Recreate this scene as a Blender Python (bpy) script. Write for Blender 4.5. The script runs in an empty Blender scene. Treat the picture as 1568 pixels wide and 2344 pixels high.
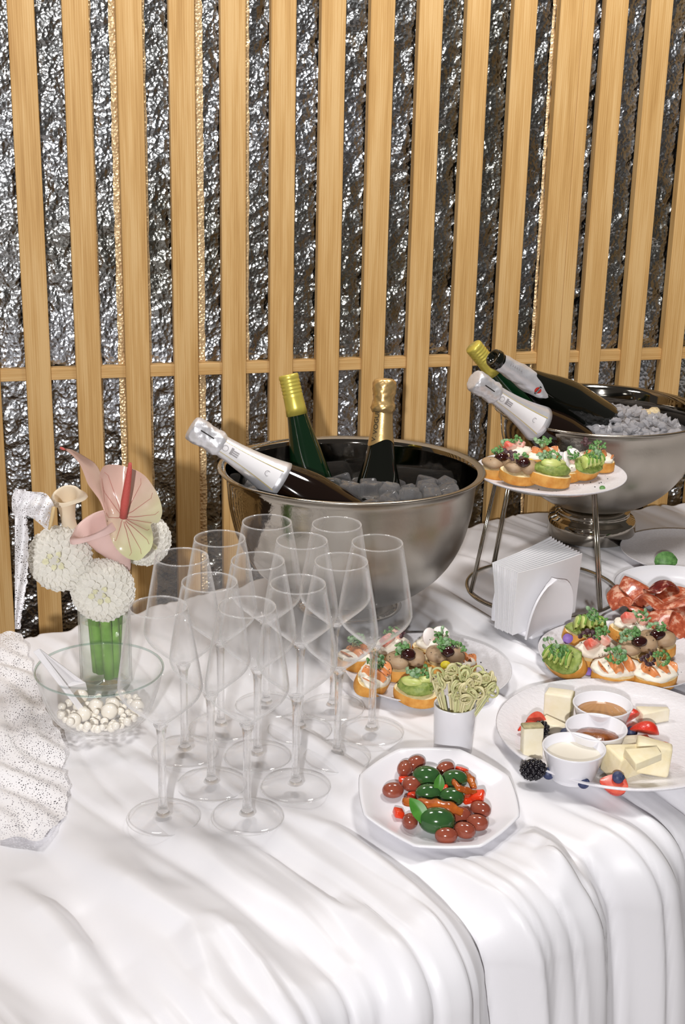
import bpy, bmesh, math, random
import numpy as np
from mathutils import Vector, Matrix, Quaternion

# ------------------------------------------------------------------ camera, light, exposure
SC = bpy.context.scene
COL = SC.collection
FPX, TILT, ROLL, CAMZ = 3180.23, math.radians(18.4057), math.radians(-1.28303), 1.61
TZ = 0.75                                   # height of the table top
cam_d = bpy.data.cameras.new('camera')
cam = bpy.data.objects.new('camera', cam_d)
COL.objects.link(cam)
cam_d.sensor_fit = 'VERTICAL'
cam_d.sensor_height = 36.0
cam_d.lens = 36.0 * FPX / 2344.0
cam_d.clip_start = 0.02
_f = Vector((0, math.cos(TILT), -math.sin(TILT)))
_r = Vector((1, 0, 0)); _u = _r.cross(_f)
_cr, _sr = math.cos(ROLL), math.sin(ROLL)
_r2 = _r * _cr - _u * _sr
_u2 = _r * _sr + _u * _cr
_m = Matrix((( _r2.x, _u2.x, -_f.x, 0), (_r2.y, _u2.y, -_f.y, 0), (_r2.z, _u2.z, -_f.z, CAMZ), (0, 0, 0, 1)))
cam.matrix_world = _m
SC.camera = cam

W = bpy.data.worlds.new('world'); SC.world = W
W.use_nodes = True
_bg = W.node_tree.nodes['Background']
_bg.inputs['Color'].default_value = (1.0, 0.90, 0.80, 1)
_bg.inputs['Strength'].default_value = 0.10

def lamp(name, kind, loc, energy, color, target=None, **kw):
    d = bpy.data.lights.new(name, kind); d.energy = energy; d.color = color
    for k, v in kw.items(): setattr(d, k, v)
    o = bpy.data.objects.new(name, d); COL.objects.link(o); o.location = loc
    if target is not None:
        o.rotation_euler = (Vector(target) - Vector(loc)).to_track_quat('-Z', 'Y').to_euler()
    return o
# camera flash (held to the left) and added overhead fill lights for the cloth
lamp('camera_flash', 'SPOT', (-0.23, -1.5, 2.02), 372, (1.0, 0.985, 0.985), (0.05, 2.0, 1.0), shadow_soft_size=0.045, spot_size=math.radians(84), spot_blend=0.5)
lamp('overhead_fill', 'AREA', (-0.5, 1.95, 2.4), 9.5, (1.0, 0.97, 0.94), (-0.4, 1.8, 0.7), shape='DISK', size=0.35)
lamp('overhead_fill', 'AREA', (0.5, 2.05, 2.4), 16, (1.0, 0.97, 0.94), (0.6, 2.2, 0.7), shape='DISK', size=0.35)

vs = SC.view_settings
SC.display_settings.display_device = 'sRGB'
vs.view_transform = 'Standard'; vs.look = 'None'; vs.exposure = -0.12; vs.gamma = 1.0; vs.use_curve_mapping = False
cy = SC.cycles
cy.max_bounces = 14; cy.diffuse_bounces = 4; cy.glossy_bounces = 6; cy.transmission_bounces = 12; cy.transparent_max_bounces = 72
cy.sample_clamp_indirect = 6.0; cy.caustics_reflective = False; cy.caustics_refractive = False
cy.use_denoising = True

# ------------------------------------------------------------------ helpers
RNG = random.Random(7)
NR = np.random.RandomState(5)

def ray(x, y):
    u = (x - 784) / FPX; v = (y - 1172) / FPX
    c, s = math.cos(ROLL), math.sin(ROLL)
    u, v = c * u - s * v, s * u + c * v
    return Vector((u, math.cos(TILT) - v * math.sin(TILT), -math.sin(TILT) - v * math.cos(TILT)))
def on(x, y, z=TZ):
    """the point of the horizontal plane at height z that the photograph shows at pixel x, y"""
    q = ray(x, y); return Vector((0, 0, CAMZ)) + q * ((z - CAMZ) / q.z)
def at(x, y, Y):
    """the point at depth Y that the photograph shows at pixel x, y"""
    q = ray(x, y); return Vector((0, 0, CAMZ)) + q * (Y / q.y)

def srgb(h, g=None, b=None):
    if g is not None: c = (h / 255, g / 255, b / 255)
    else: c = tuple(int(h[i:i + 2], 16) / 255 for i in (0, 2, 4))
    return tuple((x / 12.92 if x <= 0.04045 else ((x + 0.055) / 1.055) ** 2.4) for x in c) + (1,)

class MB:
    """collects shapes into one mesh"""
    def __init__(s): s.v = []; s.f = []; s.n = 0; s.flat = []
    def add(s, v, f, M=None, flat=False):
        v = np.asarray(v, float).reshape(-1, 3)
        if M is not None:
            A = np.array(M); v = v @ A[:3, :3].T + A[:3, 3]
        s.v.append(v); n = s.n
        for q in f: s.f.append(tuple(i + n for i in q)); s.flat.append(flat)
        s.n += len(v); return s
    def grid(s, P, cu=False, cv=False, M=None):
        P = np.asarray(P, float); a, b = P.shape[:2]; f = []
        for i in range(a if cu else a - 1):
            for j in range(b if cv else b - 1):
                i2, j2 = (i + 1) % a, (j + 1) % b
                f.append((i * b + j, i2 * b + j, i2 * b + j2, i * b + j2))
        return s.add(P.reshape(-1, 3), f, M)
    def lathe(s, prof, seg=32, M=None, shape=None):
        """profile of (radius, z); a radius of 0 closes the shape"""
        v = []; rings = []; f = []
        for r, z in prof:
            if r < 1e-6:
                rings.append([len(v)]); v.append((0, 0, z))
            else:
                rings.append(list(range(len(v), len(v) + seg)))
                for k in range(seg):
                    t = 2 * math.pi * k / seg; q = shape(t, r, z) if shape else r
                    v.append((q * math.cos(t), q * math.sin(t), z))
        for A, B in zip(rings, rings[1:]):
            if len(A) == 1 and len(B) == 1: continue
            for k in range(seg):
                k2 = (k + 1) % seg
                if len(A) == 1: f.append((A[0], B[k2], B[k]))
                elif len(B) == 1: f.append((A[k], A[k2], B[0]))
                else: f.append((A[k], A[k2], B[k2], B[k]))
        return s.add(v, f, M)
    def tube(s, pts, rad, seg=8, M=None, closed=False, caps=True):
        pts = [Vector(p) for p in pts]; n = len(pts)
        rr = rad if hasattr(rad, '__len__') else [rad] * n
        P = np.zeros((n, seg, 3)); up = None
        for i, p in enumerate(pts):
            a = pts[(i + 1) % n] if (closed or i < n - 1) else p
            b = pts[i - 1] if (closed or i > 0) else p
            t = (a - b).normalized()
            if up is None: up = t.orthogonal().normalized()
            up = (up - t * up.dot(t)); up = up.normalized() if up.length > 1e-6 else t.orthogonal().normalized()
            w = t.cross(up)
            for k in range(seg):
                an = 2 * math.pi * k / seg
                P[i, k] = p + (up * math.cos(an) + w * math.sin(an)) * rr[i]
        n0 = s.n
        s.grid(P, cu=closed, cv=True, M=M)
        if caps and not closed:
            s.f.append(tuple(n0 + k for k in range(seg))); s.flat.append(False)
            s.f.append(tuple(n0 + (n - 1) * seg + k for k in reversed(range(seg)))); s.flat.append(False)
        return s
    def box(s, c, d, M=None, flat=True):
        x, y, z = (q / 2 for q in d); c = Vector(c)
        v = [c + Vector((i * x, j * y, k * z)) for i in (-1, 1) for j in (-1, 1) for k in (-1, 1)]
        f = [(0, 1, 3, 2), (4, 6, 7, 5), (0, 4, 5, 1), (2, 3, 7, 6), (0, 2, 6, 4), (1, 5, 7, 3)]
        return s.add(v, f, M, flat)
    def rbox(s, c, d, r, M=None, n=2):
        """box with rounded edges"""
        bm = bmesh.new(); bmesh.ops.create_cube(bm, size=1.0)
        for v in bm.verts: v.co = Vector((v.co.x * d[0], v.co.y * d[1], v.co.z * d[2]))
        bmesh.ops.bevel(bm, geom=list(bm.edges), offset=r, segments=n, profile=0.5, affect='EDGES')
        for v in bm.verts: v.co += Vector(c)
        bm.verts.index_update()
        s.add([v.co[:] for v in bm.verts], [tuple(v.index for v in f.verts) for f in bm.faces], M); bm.free(); return s
    def blob(s, c, rad, sub=3, amp=0.0, freq=3.0, seed=0, M=None, R=None):
        v, f = ico(sub); v = v.copy()
        if amp:
            k = wob(v * freq, seed) * amp; v = v * (1 + k)[:, None]
        v = v * np.asarray(rad)
        if R is not None: v = v @ np.array(R)[:3, :3].T
        return s.add(v + np.asarray(c), f, M)
    def build(s, name, mat, parent=None, smooth=True, loc=None, kind=None):
        me = bpy.data.meshes.new(name)
        v = np.concatenate(s.v) if s.v else np.zeros((0, 3))
        me.from_pydata(v.tolist(), [], s.f)
        if smooth:
            me.polygons.foreach_set('use_smooth', [not q for q in s.flat])
        me.materials.append(mat); me.update()
        o = bpy.data.objects.new(name, me); COL.objects.link(o)
        if parent is not None: o.parent = parent
        if loc is not None: o.location = loc
        if kind: o['kind'] = kind
        return o
_ico = {}
def ico(sub):
    if sub not in _ico:
        bm = bmesh.new(); bmesh.ops.create_icosphere(bm, subdivisions=sub, radius=1.0)
        bm.verts.index_update()
        _ico[sub] = (np.array([v.co[:] for v in bm.verts]), [tuple(v.index for v in f.verts) for f in bm.faces]); bm.free()
    return _ico[sub]
def wob(p, seed=0):
    """cheap smooth 3-D noise"""
    r = np.random.RandomState(seed + 11); out = np.zeros(len(p))
    for k in range(7):
        d = r.normal(size=3) * (0.6 + 0.35 * k); out += np.sin(p @ d + r.uniform(0, 6.28)) / (1 + 0.45 * k)
    return out / 2.6
def perlin(x, y, seed=0):
    r = np.random.RandomState(seed); N = 256
    ang = r.uniform(0, 2 * np.pi, (N, N)); gx, gy = np.cos(ang), np.sin(ang)
    xi, yi = np.floor(x).astype(int), np.floor(y).astype(int); fx, fy = x - xi, y - yi
    u, v = fx ** 3 * (fx * (fx * 6 - 15) + 10), fy ** 3 * (fy * (fy * 6 - 15) + 10)
    def g(i, j):
        a, b = (xi + i) % N, (yi + j) % N
        return gx[a, b] * (fx - i) + gy[a, b] * (fy - j)
    a = g(0, 0) + u * (g(1, 0) - g(0, 0)); b = g(0, 1) + u * (g(1, 1) - g(0, 1))
    return (a + v * (b - a)) * 1.5
def sstep(a, b, x):
    t = np.clip((x - a) / (b - a), 0, 1); return t * t * (3 - 2 * t)

def tag(o, label=None, cat=None, group=None, kind=None):
    if label: o['label'] = label
    if cat: o['category'] = cat
    if group: o['group'] = group
    if kind: o['kind'] = kind
    return o
def thing(name, label, cat, loc=(0, 0, 0), rot=None, group=None):
    o = bpy.data.objects.new(name, None); COL.objects.link(o); o.location = loc; o.empty_display_size = 0.05
    if rot is not None:
        if isinstance(rot, (Quaternion,)): o.rotation_mode = 'QUATERNION'; o.rotation_quaternion = rot
        else: o.rotation_euler = rot
    return tag(o, label, cat, group)
def copy_tree(o, parent=None):
    c = o.copy(); COL.objects.link(c)
    if parent is not None: c.parent = parent
    for ch in o.children: copy_tree(ch, c)
    return c
def axis_quat(d, spin=0.0):
    return Vector(d).to_track_quat('Z', 'Y') @ Quaternion((0, 0, 1), spin)
def RotM(z=0, x=0, y=0):
    return Matrix.Rotation(z, 4, 'Z') @ Matrix.Rotation(x, 4, 'X') @ Matrix.Rotation(y, 4, 'Y')
def T(x, y=None, z=None):
    return Matrix.Translation(Vector(x) if y is None else Vector((x, y, z)))

# ------------------------------------------------------------------ materials
class NT:
    def __init__(s, name):
        s.m = bpy.data.materials.new(name); s.m.use_nodes = True
        s.t = s.m.node_tree; s.b = s.t.nodes['Principled BSDF']; s.out = s.t.nodes['Material Output']
    def n(s, typ, **kw):
        o = s.t.nodes.new(typ)
        for k, v in kw.items():
            if k.startswith('i_'): o.inputs[k[2:].replace('_', ' ')].default_value = v
            else: setattr(o, k, v)
        return o
    def l(s, a, b): s.t.links.new(a, b)
    def coord(s, kind='Object', scale=(1, 1, 1), rnd=False):
        c = s.n('ShaderNodeTexCoord'); mp = s.n('ShaderNodeMapping'); mp.inputs['Scale'].default_value = scale
        s.l(c.outputs[kind], mp.inputs['Vector'])
        if rnd:
            oi = s.n('ShaderNodeObjectInfo'); mul = s.n('ShaderNodeVectorMath', operation='SCALE'); mul.inputs[0].default_value = (13.7, 7.1, 31.3)
            s.l(oi.outputs['Random'], mul.inputs['Scale']); s.l(mul.outputs['Vector'], mp.inputs['Location'])
        return mp.outputs['Vector']
    def noise(s, vec, scale, detail=3, rough=0.55):
        q = s.n('ShaderNodeTexNoise'); q.inputs['Scale'].default_value = scale; q.inputs['Detail'].default_value = detail; q.inputs['Roughness'].default_value = rough
        s.l(vec, q.inputs['Vector']); return q.outputs['Fac']
    def ramp(s, fac, stops):
        r = s.n('ShaderNodeValToRGB'); e = r.color_ramp.elements
        e[0].position, e[0].color = stops[0]; e[1].position, e[1].color = stops[-1]
        for p, c in stops[1:-1]:
            k = e.new(p); k.color = c
        s.l(fac, r.inputs['Fac']); return r.outputs['Color']
    def bump(s, h, strength, dist):
        b = s.n('ShaderNodeBump'); b.inputs['Strength'].default_value = strength; b.inputs['Distance'].default_value = dist
        s.l(h, b.inputs['Height']); s.l(b.outputs['Normal'], s.b.inputs['Normal'])
def mat(name, col, rough=0.5, metal=0.0, col2=None, nscale=60, bump=0.0, bscale=200, sss=0.0, spec=None, coat=0.0, sheen=0.0, trans=0.0, rnd=False, lo=0.35, hi=0.65, sr=(0.004, 0.002, 0.001)):
    t = NT(name); b = t.b
    c = srgb(*col) if isinstance(col, tuple) else srgb(col)
    b.inputs['Base Color'].default_value = c; b.inputs['Roughness'].default_value = rough; b.inputs['Metallic'].default_value = metal
    if spec is not None: b.inputs['Specular IOR Level'].default_value = spec
    if sss: b.inputs['Subsurface Weight'].default_value = sss; b.inputs['Subsurface Radius'].default_value = sr; b.inputs['Subsurface Scale'].default_value = 1.0
    if coat: b.inputs['Coat Weight'].default_value = coat; b.inputs['Coat Roughness'].default_value = 0.08
    if sheen: b.inputs['Sheen Weight'].default_value = sheen
    if trans: b.inputs['Transmission Weight'].default_value = trans
    if col2 or bump: v = t.coord('Object', rnd=rnd)
    if col2:
        c2 = srgb(*col2) if isinstance(col2, tuple) else srgb(col2)
        t.l(t.ramp(t.noise(v, nscale, 4), [(lo, c), (hi, c2)]), b.inputs['Base Color'])
    if bump: t.bump(t.noise(v, bscale, 4), bump, 0.002)
    return t.m
def glass_mat(name, tint=(0.985, 0.985, 0.985), f0=0.045, rough=0.015, edge=0.0, k=0.9, power=4.0, painted_haze=0.0):
    """thin clear glass: lets light straight through, mirrors more towards grazing; a painted white haze, stronger edge-on, stands for reflected and refracted light"""
    t = NT(name); t.t.nodes.remove(t.b)
    lw = t.n('ShaderNodeLayerWeight'); lw.inputs['Blend'].default_value = 0.5
    p = t.n('ShaderNodeMath', operation='POWER'); p.inputs[1].default_value = power; t.l(lw.outputs['Facing'], p.inputs[0])
    ml = t.n('ShaderNodeMath', operation='MULTIPLY_ADD'); ml.inputs[1].default_value = k; ml.inputs[2].default_value = f0; t.l(p.outputs[0], ml.inputs[0])
    tr = t.n('ShaderNodeBsdfTransparent'); tr.inputs['Color'].default_value = tint + (1,)
    gl = t.n('ShaderNodeBsdfGlossy'); gl.inputs['Roughness'].default_value = rough; gl.inputs['Color'].default_value = (1, 1, 1, 1)
    mx = t.n('ShaderNodeMixShader'); t.l(ml.outputs[0], mx.inputs['Fac']); t.l(tr.outputs[0], mx.inputs[1]); t.l(gl.outputs[0], mx.inputs[2])
    last = mx
    if edge or painted_haze:  # diffuse white painted in for light reflected and bent by the wall
        df = t.n('ShaderNodeBsdfDiffuse'); df.inputs['Color'].default_value = (0.92, 0.92, 0.93, 1)
        tl = t.n('ShaderNodeBsdfTranslucent'); tl.inputs['Color'].default_value = (0.92, 0.92, 0.93, 1)
        ad = t.n('ShaderNodeMixShader'); ad.inputs['Fac'].default_value = 0.4; t.l(df.outputs[0], ad.inputs[1]); t.l(tl.outputs[0], ad.inputs[2])
        p3 = t.n('ShaderNodeMath', operation='POWER'); p3.inputs[1].default_value = 6.0; t.l(lw.outputs['Facing'], p3.inputs[0])
        e = t.n('ShaderNodeMath', operation='MULTIPLY_ADD'); e.inputs[1].default_value = edge; e.inputs[2].default_value = painted_haze; t.l(p3.outputs[0], e.inputs[0])
        m2 = t.n('ShaderNodeMixShader'); t.l(e.outputs[0], m2.inputs['Fac']); t.l(mx.outputs[0], m2.inputs[1]); t.l(ad.outputs[0], m2.inputs[2]); last = m2
    t.l(last.outputs[0], t.out.inputs['Surface']); return t.m
def petal_mat(name, col, tr=0.45):
    t = NT(name); t.t.nodes.remove(t.b); v = t.n('ShaderNodeBsdfDiffuse'); v.inputs['Color'].default_value = srgb(*col)
    q = t.n('ShaderNodeBsdfTranslucent'); q.inputs['Color'].default_value = srgb(*col); m = t.n('ShaderNodeMixShader'); m.inputs['Fac'].default_value = tr
    t.l(v.outputs[0], m.inputs[1]); t.l(q.outputs[0], m.inputs[2]); t.l(m.outputs[0], t.out.inputs['Surface']); return t.m
def wood_mat(name):
    t = NT(name)
    v = t.coord('Object', (1, 1, 0.05), rnd=True)
    n1 = t.noise(v, 55, 3, 0.6); v2 = t.coord('Object', (1, 1, 0.02), rnd=True); n2 = t.noise(v2, 420, 4, 0.65)
    w = t.n('ShaderNodeTexWave', wave_type='BANDS', bands_direction='X'); w.inputs['Scale'].default_value = 75; w.inputs['Distortion'].default_value = 7; w.inputs['Detail'].default_value = 2; w.inputs['Detail Scale'].default_value = 0.5
    t.l(v, w.inputs['Vector'])
    m = t.n('ShaderNodeMath', operation='MULTIPLY_ADD'); m.inputs[1].default_value = 0.62; t.l(n2, m.inputs[0]); t.l(n1, m.inputs[2])
    m2 = t.n('ShaderNodeMath', operation='MULTIPLY_ADD'); m2.inputs[1].default_value = 0.10; t.l(w.outputs['Fac'], m2.inputs[0]); t.l(m.outputs[0], m2.inputs[2])
    t.l(t.ramp(m2.outputs[0], [(0.52, srgb(172, 130, 74)), (0.82, srgb(198, 157, 99)), (1.1 - 0.1, srgb(210, 173, 118))]), t.b.inputs['Base Color'])
    t.b.inputs['Roughness'].default_value = 0.55; t.b.inputs['Specular IOR Level'].default_value = 0.3
    t.bump(n2, 0.15, 0.001); return t.m

M = {}
M['oak'] = wood_mat('oak_veneer')
def foil():
    t = NT('crinkled_foil'); v = t.coord('Object')
    vo = t.n('ShaderNodeTexVoronoi'); vo.inputs['Scale'].default_value = 135; t.l(v, vo.inputs['Vector'])
    n = t.noise(v, 85, 4, 0.55)
    m = t.n('ShaderNodeMath', operation='ADD'); t.l(vo.outputs['Distance'], m.inputs[0]); t.l(n, m.inputs[1])
    t.bump(m.outputs[0], 0.32, 0.005)
    t.b.inputs['Metallic'].default_value = 1.0; t.b.inputs['Roughness'].default_value = 0.24
    t.l(t.ramp(t.noise(v, 3.0, 2), [(0.35, srgb(142, 142, 136)), (0.7, srgb(180, 184, 192))]), t.b.inputs['Base Color'])
    return t.m
M['foil'] = foil()
def satin():
    t = NT('white_satin'); v = t.coord('Object')
    t.b.inputs['Base Color'].default_value = srgb(235, 234, 238); t.b.inputs['Roughness'].default_value = 0.42
    t.b.inputs['Specular IOR Level'].default_value = 0.45; t.b.inputs['Sheen Weight'].default_value = 0.15; t.b.inputs['Sheen Roughness'].default_value = 0.4
    t.bump(t.noise(v, 900, 2), 0.08, 0.0006); return t.m
M['satin'] = satin()
M['floor'] = mat('dark_floor_boards', (70, 52, 40), 0.5, col2=(88, 66, 50), nscale=8)
M['glass'] = glass_mat('clear_glass', tint=(0.998, 0.998, 0.998), edge=1.0, painted_haze=0.024, f0=0.010, k=0.5)
M['stemglass'] = glass_mat('stem_glass', tint=(0.995, 0.995, 0.995), f0=0.02, k=0.5, power=6.0, edge=0.55, painted_haze=0.012)
def solid_glass(name):
    t = NT(name); t.t.nodes.remove(t.b)
    g = t.n('ShaderNodeBsdfGlass'); g.inputs['IOR'].default_value = 1.5; g.inputs['Roughness'].default_value = 0.0
    tr = t.n('ShaderNodeBsdfTransparent'); mx = t.n('ShaderNodeMixShader'); mx.inputs['Fac'].default_value = 0.5
    t.l(g.outputs[0], mx.inputs[1]); t.l(tr.outputs[0], mx.inputs[2]); t.l(mx.outputs[0], t.out.inputs['Surface']); return t.m
M['solidglass'] = solid_glass('solid_glass')
M['rimwhite'] = glass_mat('painted_rim_glow', f0=0.08, k=0.6, edge=0.7, painted_haze=0.17)  # whiteness painted in for the glow of flash light in the rim
M['water'] = glass_mat('vase_water', tint=(0.93, 0.97, 0.92), f0=0.02)
def steel(name, col=(172, 166, 156), dew=False):
    t = NT(name); v = t.coord('Object')
    t.b.inputs['Base Color'].default_value = srgb(*col); t.b.inputs['Metallic'].default_value = 1.0
    if dew:
        n = t.noise(v, 5.0, 3); n2 = t.noise(v, 240, 3)
        sx = t.n('ShaderNodeSeparateXYZ'); t.l(v, sx.inputs[0])
        a = t.n('ShaderNodeMath', operation='MULTIPLY_ADD'); a.inputs[1].default_value = 3.0; t.l(sx.outputs['X'], a.inputs[0]); t.l(n, a.inputs[2])
        r = t.ramp(a.outputs[0], [(0.12, (0.05, 0.05, 0.05, 1)), (0.3, (0.30, 0.30, 0.30, 1))])
        t.l(r, t.b.inputs['Roughness']); t.bump(n2, 0.12, 0.001)
    else: t.b.inputs['Roughness'].default_value = 0.06
    return t.m
M['steel'] = steel('polished_steel'); M['steel_dew'] = steel('misted_steel', dew=True)
def reflection_strip_mat():  # golden base colour stands in for wood reflected in the foil
    t = NT('wood_reflection_gold'); v = t.coord('Object'); vo = t.n('ShaderNodeTexVoronoi'); vo.inputs['Scale'].default_value = 190; t.l(v, vo.inputs['Vector'])
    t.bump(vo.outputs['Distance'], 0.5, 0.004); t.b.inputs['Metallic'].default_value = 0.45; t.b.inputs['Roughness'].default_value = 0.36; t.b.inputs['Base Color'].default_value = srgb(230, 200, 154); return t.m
M['reflection_strip'] = reflection_strip_mat()
M['wire'] = mat('chrome_wire', (190, 185, 172), 0.18, 1.0)
M['china'] = mat('white_china', (232, 231, 236), 0.18, spec=0.5)
M['stone'] = mat('matt_textured_china', (214, 211, 214), 0.5, col2=(224, 222, 226), nscale=300, bump=0.35, bscale=420)

# ------------------------------------------------------------------ the setting
YAW = math.radians(14.437)
WD = Vector((math.cos(YAW), math.sin(YAW), 0)); WN = Vector((-math.sin(YAW), math.cos(YAW), 0))   # along the wall / into the wall
WDIST, PITCH, SLW, S0 = 2.530, 0.0900, 0.0448, 0.0532
def wallpt(s, depth, z): return WD * s + WN * (WDIST + depth) + Vector((0, 0, z))

mb = MB(); mb.box((0.3, 1.6, -0.02), (6.0, 5.4, 0.04)); fl = mb.build('floor', M['floor'], smooth=False); fl['kind'] = 'structure'

def foil_wall():
    a = np.arange(-1.75, 2.35, 0.0065); z = np.arange(0.0, 2.45, 0.0065)
    A, Z = np.meshgrid(a, z, indexing='ij')
    # crumpled pebbles: distance to jittered cell seeds, one random tilt per cell
    cs = 0.021; ci, cj = np.floor(A / cs).astype(int), np.floor(Z / cs).astype(int)
    r = np.random.RandomState(3); N = 512
    jx, jz, tx, tz = r.rand(N, N), r.rand(N, N), r.normal(size=(N, N)) * 0.17, r.normal(size=(N, N)) * 0.17
    best = np.full(A.shape, 9.0); H = np.zeros(A.shape)
    for di in (-1, 0, 1):
        for dj in (-1, 0, 1):
            i, j = (ci + di) % N, (cj + dj) % N
            dx, dz = A - (ci + di + jx[i, j]) * cs, Z - (cj + dj + jz[i, j]) * cs
            d = np.sqrt(dx * dx + dz * dz); m = d < best
            best = np.where(m, d, best); H = np.where(m, tx[i, j] * dx + tz[i, j] * dz + 0.0014 * (1 - (d / cs) ** 2), H)
    H = H + 0.003 * perlin(A * 14, Z * 14, 4) + 0.0016 * perlin(A * 60, Z * 60, 8)
    P = np.zeros(A.shape + (3,))
    dep = 0.027 - np.clip(H, -0.004, 0.004)
    for k in range(3): P[..., k] = WD[k] * A + WN[k] * (WDIST + dep)
    P[..., 2] = Z
    m = MB(); m.grid(P); return m.build('wall_back', M['foil'])
wb = foil_wall(); wb['kind'] = 'structure'
# slat wood mirrored in the foil, put in as narrow gold-coloured bands
def reflection_strip(s0, w):
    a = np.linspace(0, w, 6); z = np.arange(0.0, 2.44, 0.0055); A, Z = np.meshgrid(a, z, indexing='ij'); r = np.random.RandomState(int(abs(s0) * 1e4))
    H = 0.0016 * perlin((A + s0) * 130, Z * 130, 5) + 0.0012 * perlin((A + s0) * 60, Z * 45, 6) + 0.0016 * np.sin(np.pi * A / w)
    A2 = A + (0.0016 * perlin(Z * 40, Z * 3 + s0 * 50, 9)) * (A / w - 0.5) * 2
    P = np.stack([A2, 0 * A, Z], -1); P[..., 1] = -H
    m = MB(); m.grid(P); o = m.build('reflection_strip', M['reflection_strip'], wb); o.location = WD * s0 + WN * (WDIST + 0.0222); o.rotation_euler = (0, 0, YAW)
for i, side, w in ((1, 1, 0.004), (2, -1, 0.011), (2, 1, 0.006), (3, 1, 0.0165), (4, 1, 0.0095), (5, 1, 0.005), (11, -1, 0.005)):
    s_ = S0 + i * PITCH; reflection_strip(s_ + SLW - 0.002 if side > 0 else s_ - w - (0.0 if i < 7 else 0.002), w + 0.002)
# backing that closes the wall behind the foil
mb = MB(); mb.box((0, 0, 0), (4.15, 0.05, 2.5)); bk = mb.build('trim_1', M['oak'], smooth=False); bk['kind'] = 'structure'
bk.location = wallpt(0.3, 0.060, 1.25); bk.rotation_euler = (0, 0, YAW)

screen = thing('slat_screen', 'oak screen of upright slats with one thin cross rail in front of silver foil', 'screen', wallpt(0, 0, 0), (0, 0, YAW))
def slat_mesh(w):
    m = MB(); m.rbox((w / 2, 0.011, 1.225), (w, 0.022, 2.43), 0.0012, n=1); return m
proto = None
for i in list(range(-19, 25)):
    s = S0 + i * PITCH
    if proto is None: proto = slat_mesh(SLW).build('slat', M['oak'], screen, smooth=False); o = proto
    else: o = proto.copy(); COL.objects.link(o)
    o.parent = screen; o.location = (s, 0, 0)
o = slat_mesh(0.024).build('slat', M['oak'], screen, smooth=False); o.location = (S0 + 11 * PITCH + SLW + 0.0004, 0.0006, 0)
m = MB(); m.rbox((0, 0.0150, 0), (0.0225, 0.018, 4.1), 0.001, n=1)
o = m.build('rail', M['oak'], screen, smooth=False); o.rotation_euler = (0, math.pi / 2, 0); o.location = (0.3, 0, 1.0368)

# ------------------------------------------------------------------ tablecloth
EA = math.radians(38.5)
ED = np.array((math.cos(EA), math.sin(EA))); EN = np.array((math.sin(EA), -math.cos(EA)))    # along the table edge / outward to the front
def st(p): return float(p[0] * ED[0] + p[1] * ED[1]), float(p[0] * EN[0] + p[1] * EN[1])
T_EDGE = -0.925
def t_back(s): return np.maximum(-1.821 + 0 * s, (0.4083 * s - 2.43) / 0.9128)
FOLDS = []   # (points in the table plane, height, width, skew)
def fold(px, h, w, sk=0.5): FOLDS.append(([st(on(x, y)) for x, y in px], h, w, sk))
fold([(40, 1990), (170, 2075), (260, 2180), (330, 2290)], -0.010, 0.016, 0.5)
fold([(30, 2010), (140, 2120), (230, 2230)], 0.010, 0.02, 0.5)
fold([(120, 1905), (220, 1980), (340, 2060), (440, 2120), (480, 2200), (490, 2300)], 0.014, 0.020, 0.5)
fold([(230, 1840), (340, 1925), (480, 2010), (640, 2120), (760, 2190)], -0.007, 0.012, 0.4)
fold([(300, 1840), (450, 1935), (600, 2040), (700, 2090), (780, 2130)], 0.009, 0.03, 0.4)
fold([(500, 1850), (640, 1945), (760, 2035), (820, 2080)], -0.012, 0.010, 0.5)
fold([(640, 1850), (760, 1900), (880, 1990), (960, 2060), (1030, 2150)], 0.012, 0.014, 0.5)
fold([(480, 2090), (560, 2160), (660, 2260)], 0.012, 0.014, 0.5)
fold([(350, 1690), (480, 1770), (560, 1830), (700, 1930)], 0.006, 0.016, 0.6)
fold([(560, 1620), (700, 1700), (820, 1790), (860, 1860)], 0.012, 0.014, 0.6)
fold([(590, 1600), (720, 1672), (850, 1760)], -0.008, 0.010, 0.5)
fold([(960, 1330), (1100, 1420), (1180, 1480), (1235, 1500)], 0.012, 0.014, 0.6)
fold([(1000, 1310), (1100, 1372), (1200, 1425)], -0.010, 0.012, 0.5)
fold([(1080, 1570), (1160, 1620), (1200, 1640)], 0.010, 0.010, 0.5)
fold([(1150, 1500), (1220, 1550), (1260, 1570)], 0.012, 0.010, 0.5)
fold([(1090, 1690), (1150, 1740), (1190, 1790)], 0.008, 0.010, 0.5)
fold([(1080, 1200), (1180, 1240), (1300, 1300), (1420, 1350)], 0.010, 0.014, 0.6)
fold([(1050, 1260), (1150, 1310), (1250, 1380)], 0.010, 0.012, 0.6)
fold([(80, 1440), (180, 1500), (300, 1570)], 0.008, 0.014, 0.6)
fold([(200, 1690), (330, 1760), (470, 1850)], 0.007, 0.016, 0.6)
fold([(1180, 1900), (1250, 1950), (1290, 2040)], 0.016, 0.014, 0.5)
fold([(1130, 1870), (1220, 1900), (1330, 1940), (1390, 2020)], 0.014, 0.016, 0.5)
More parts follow.
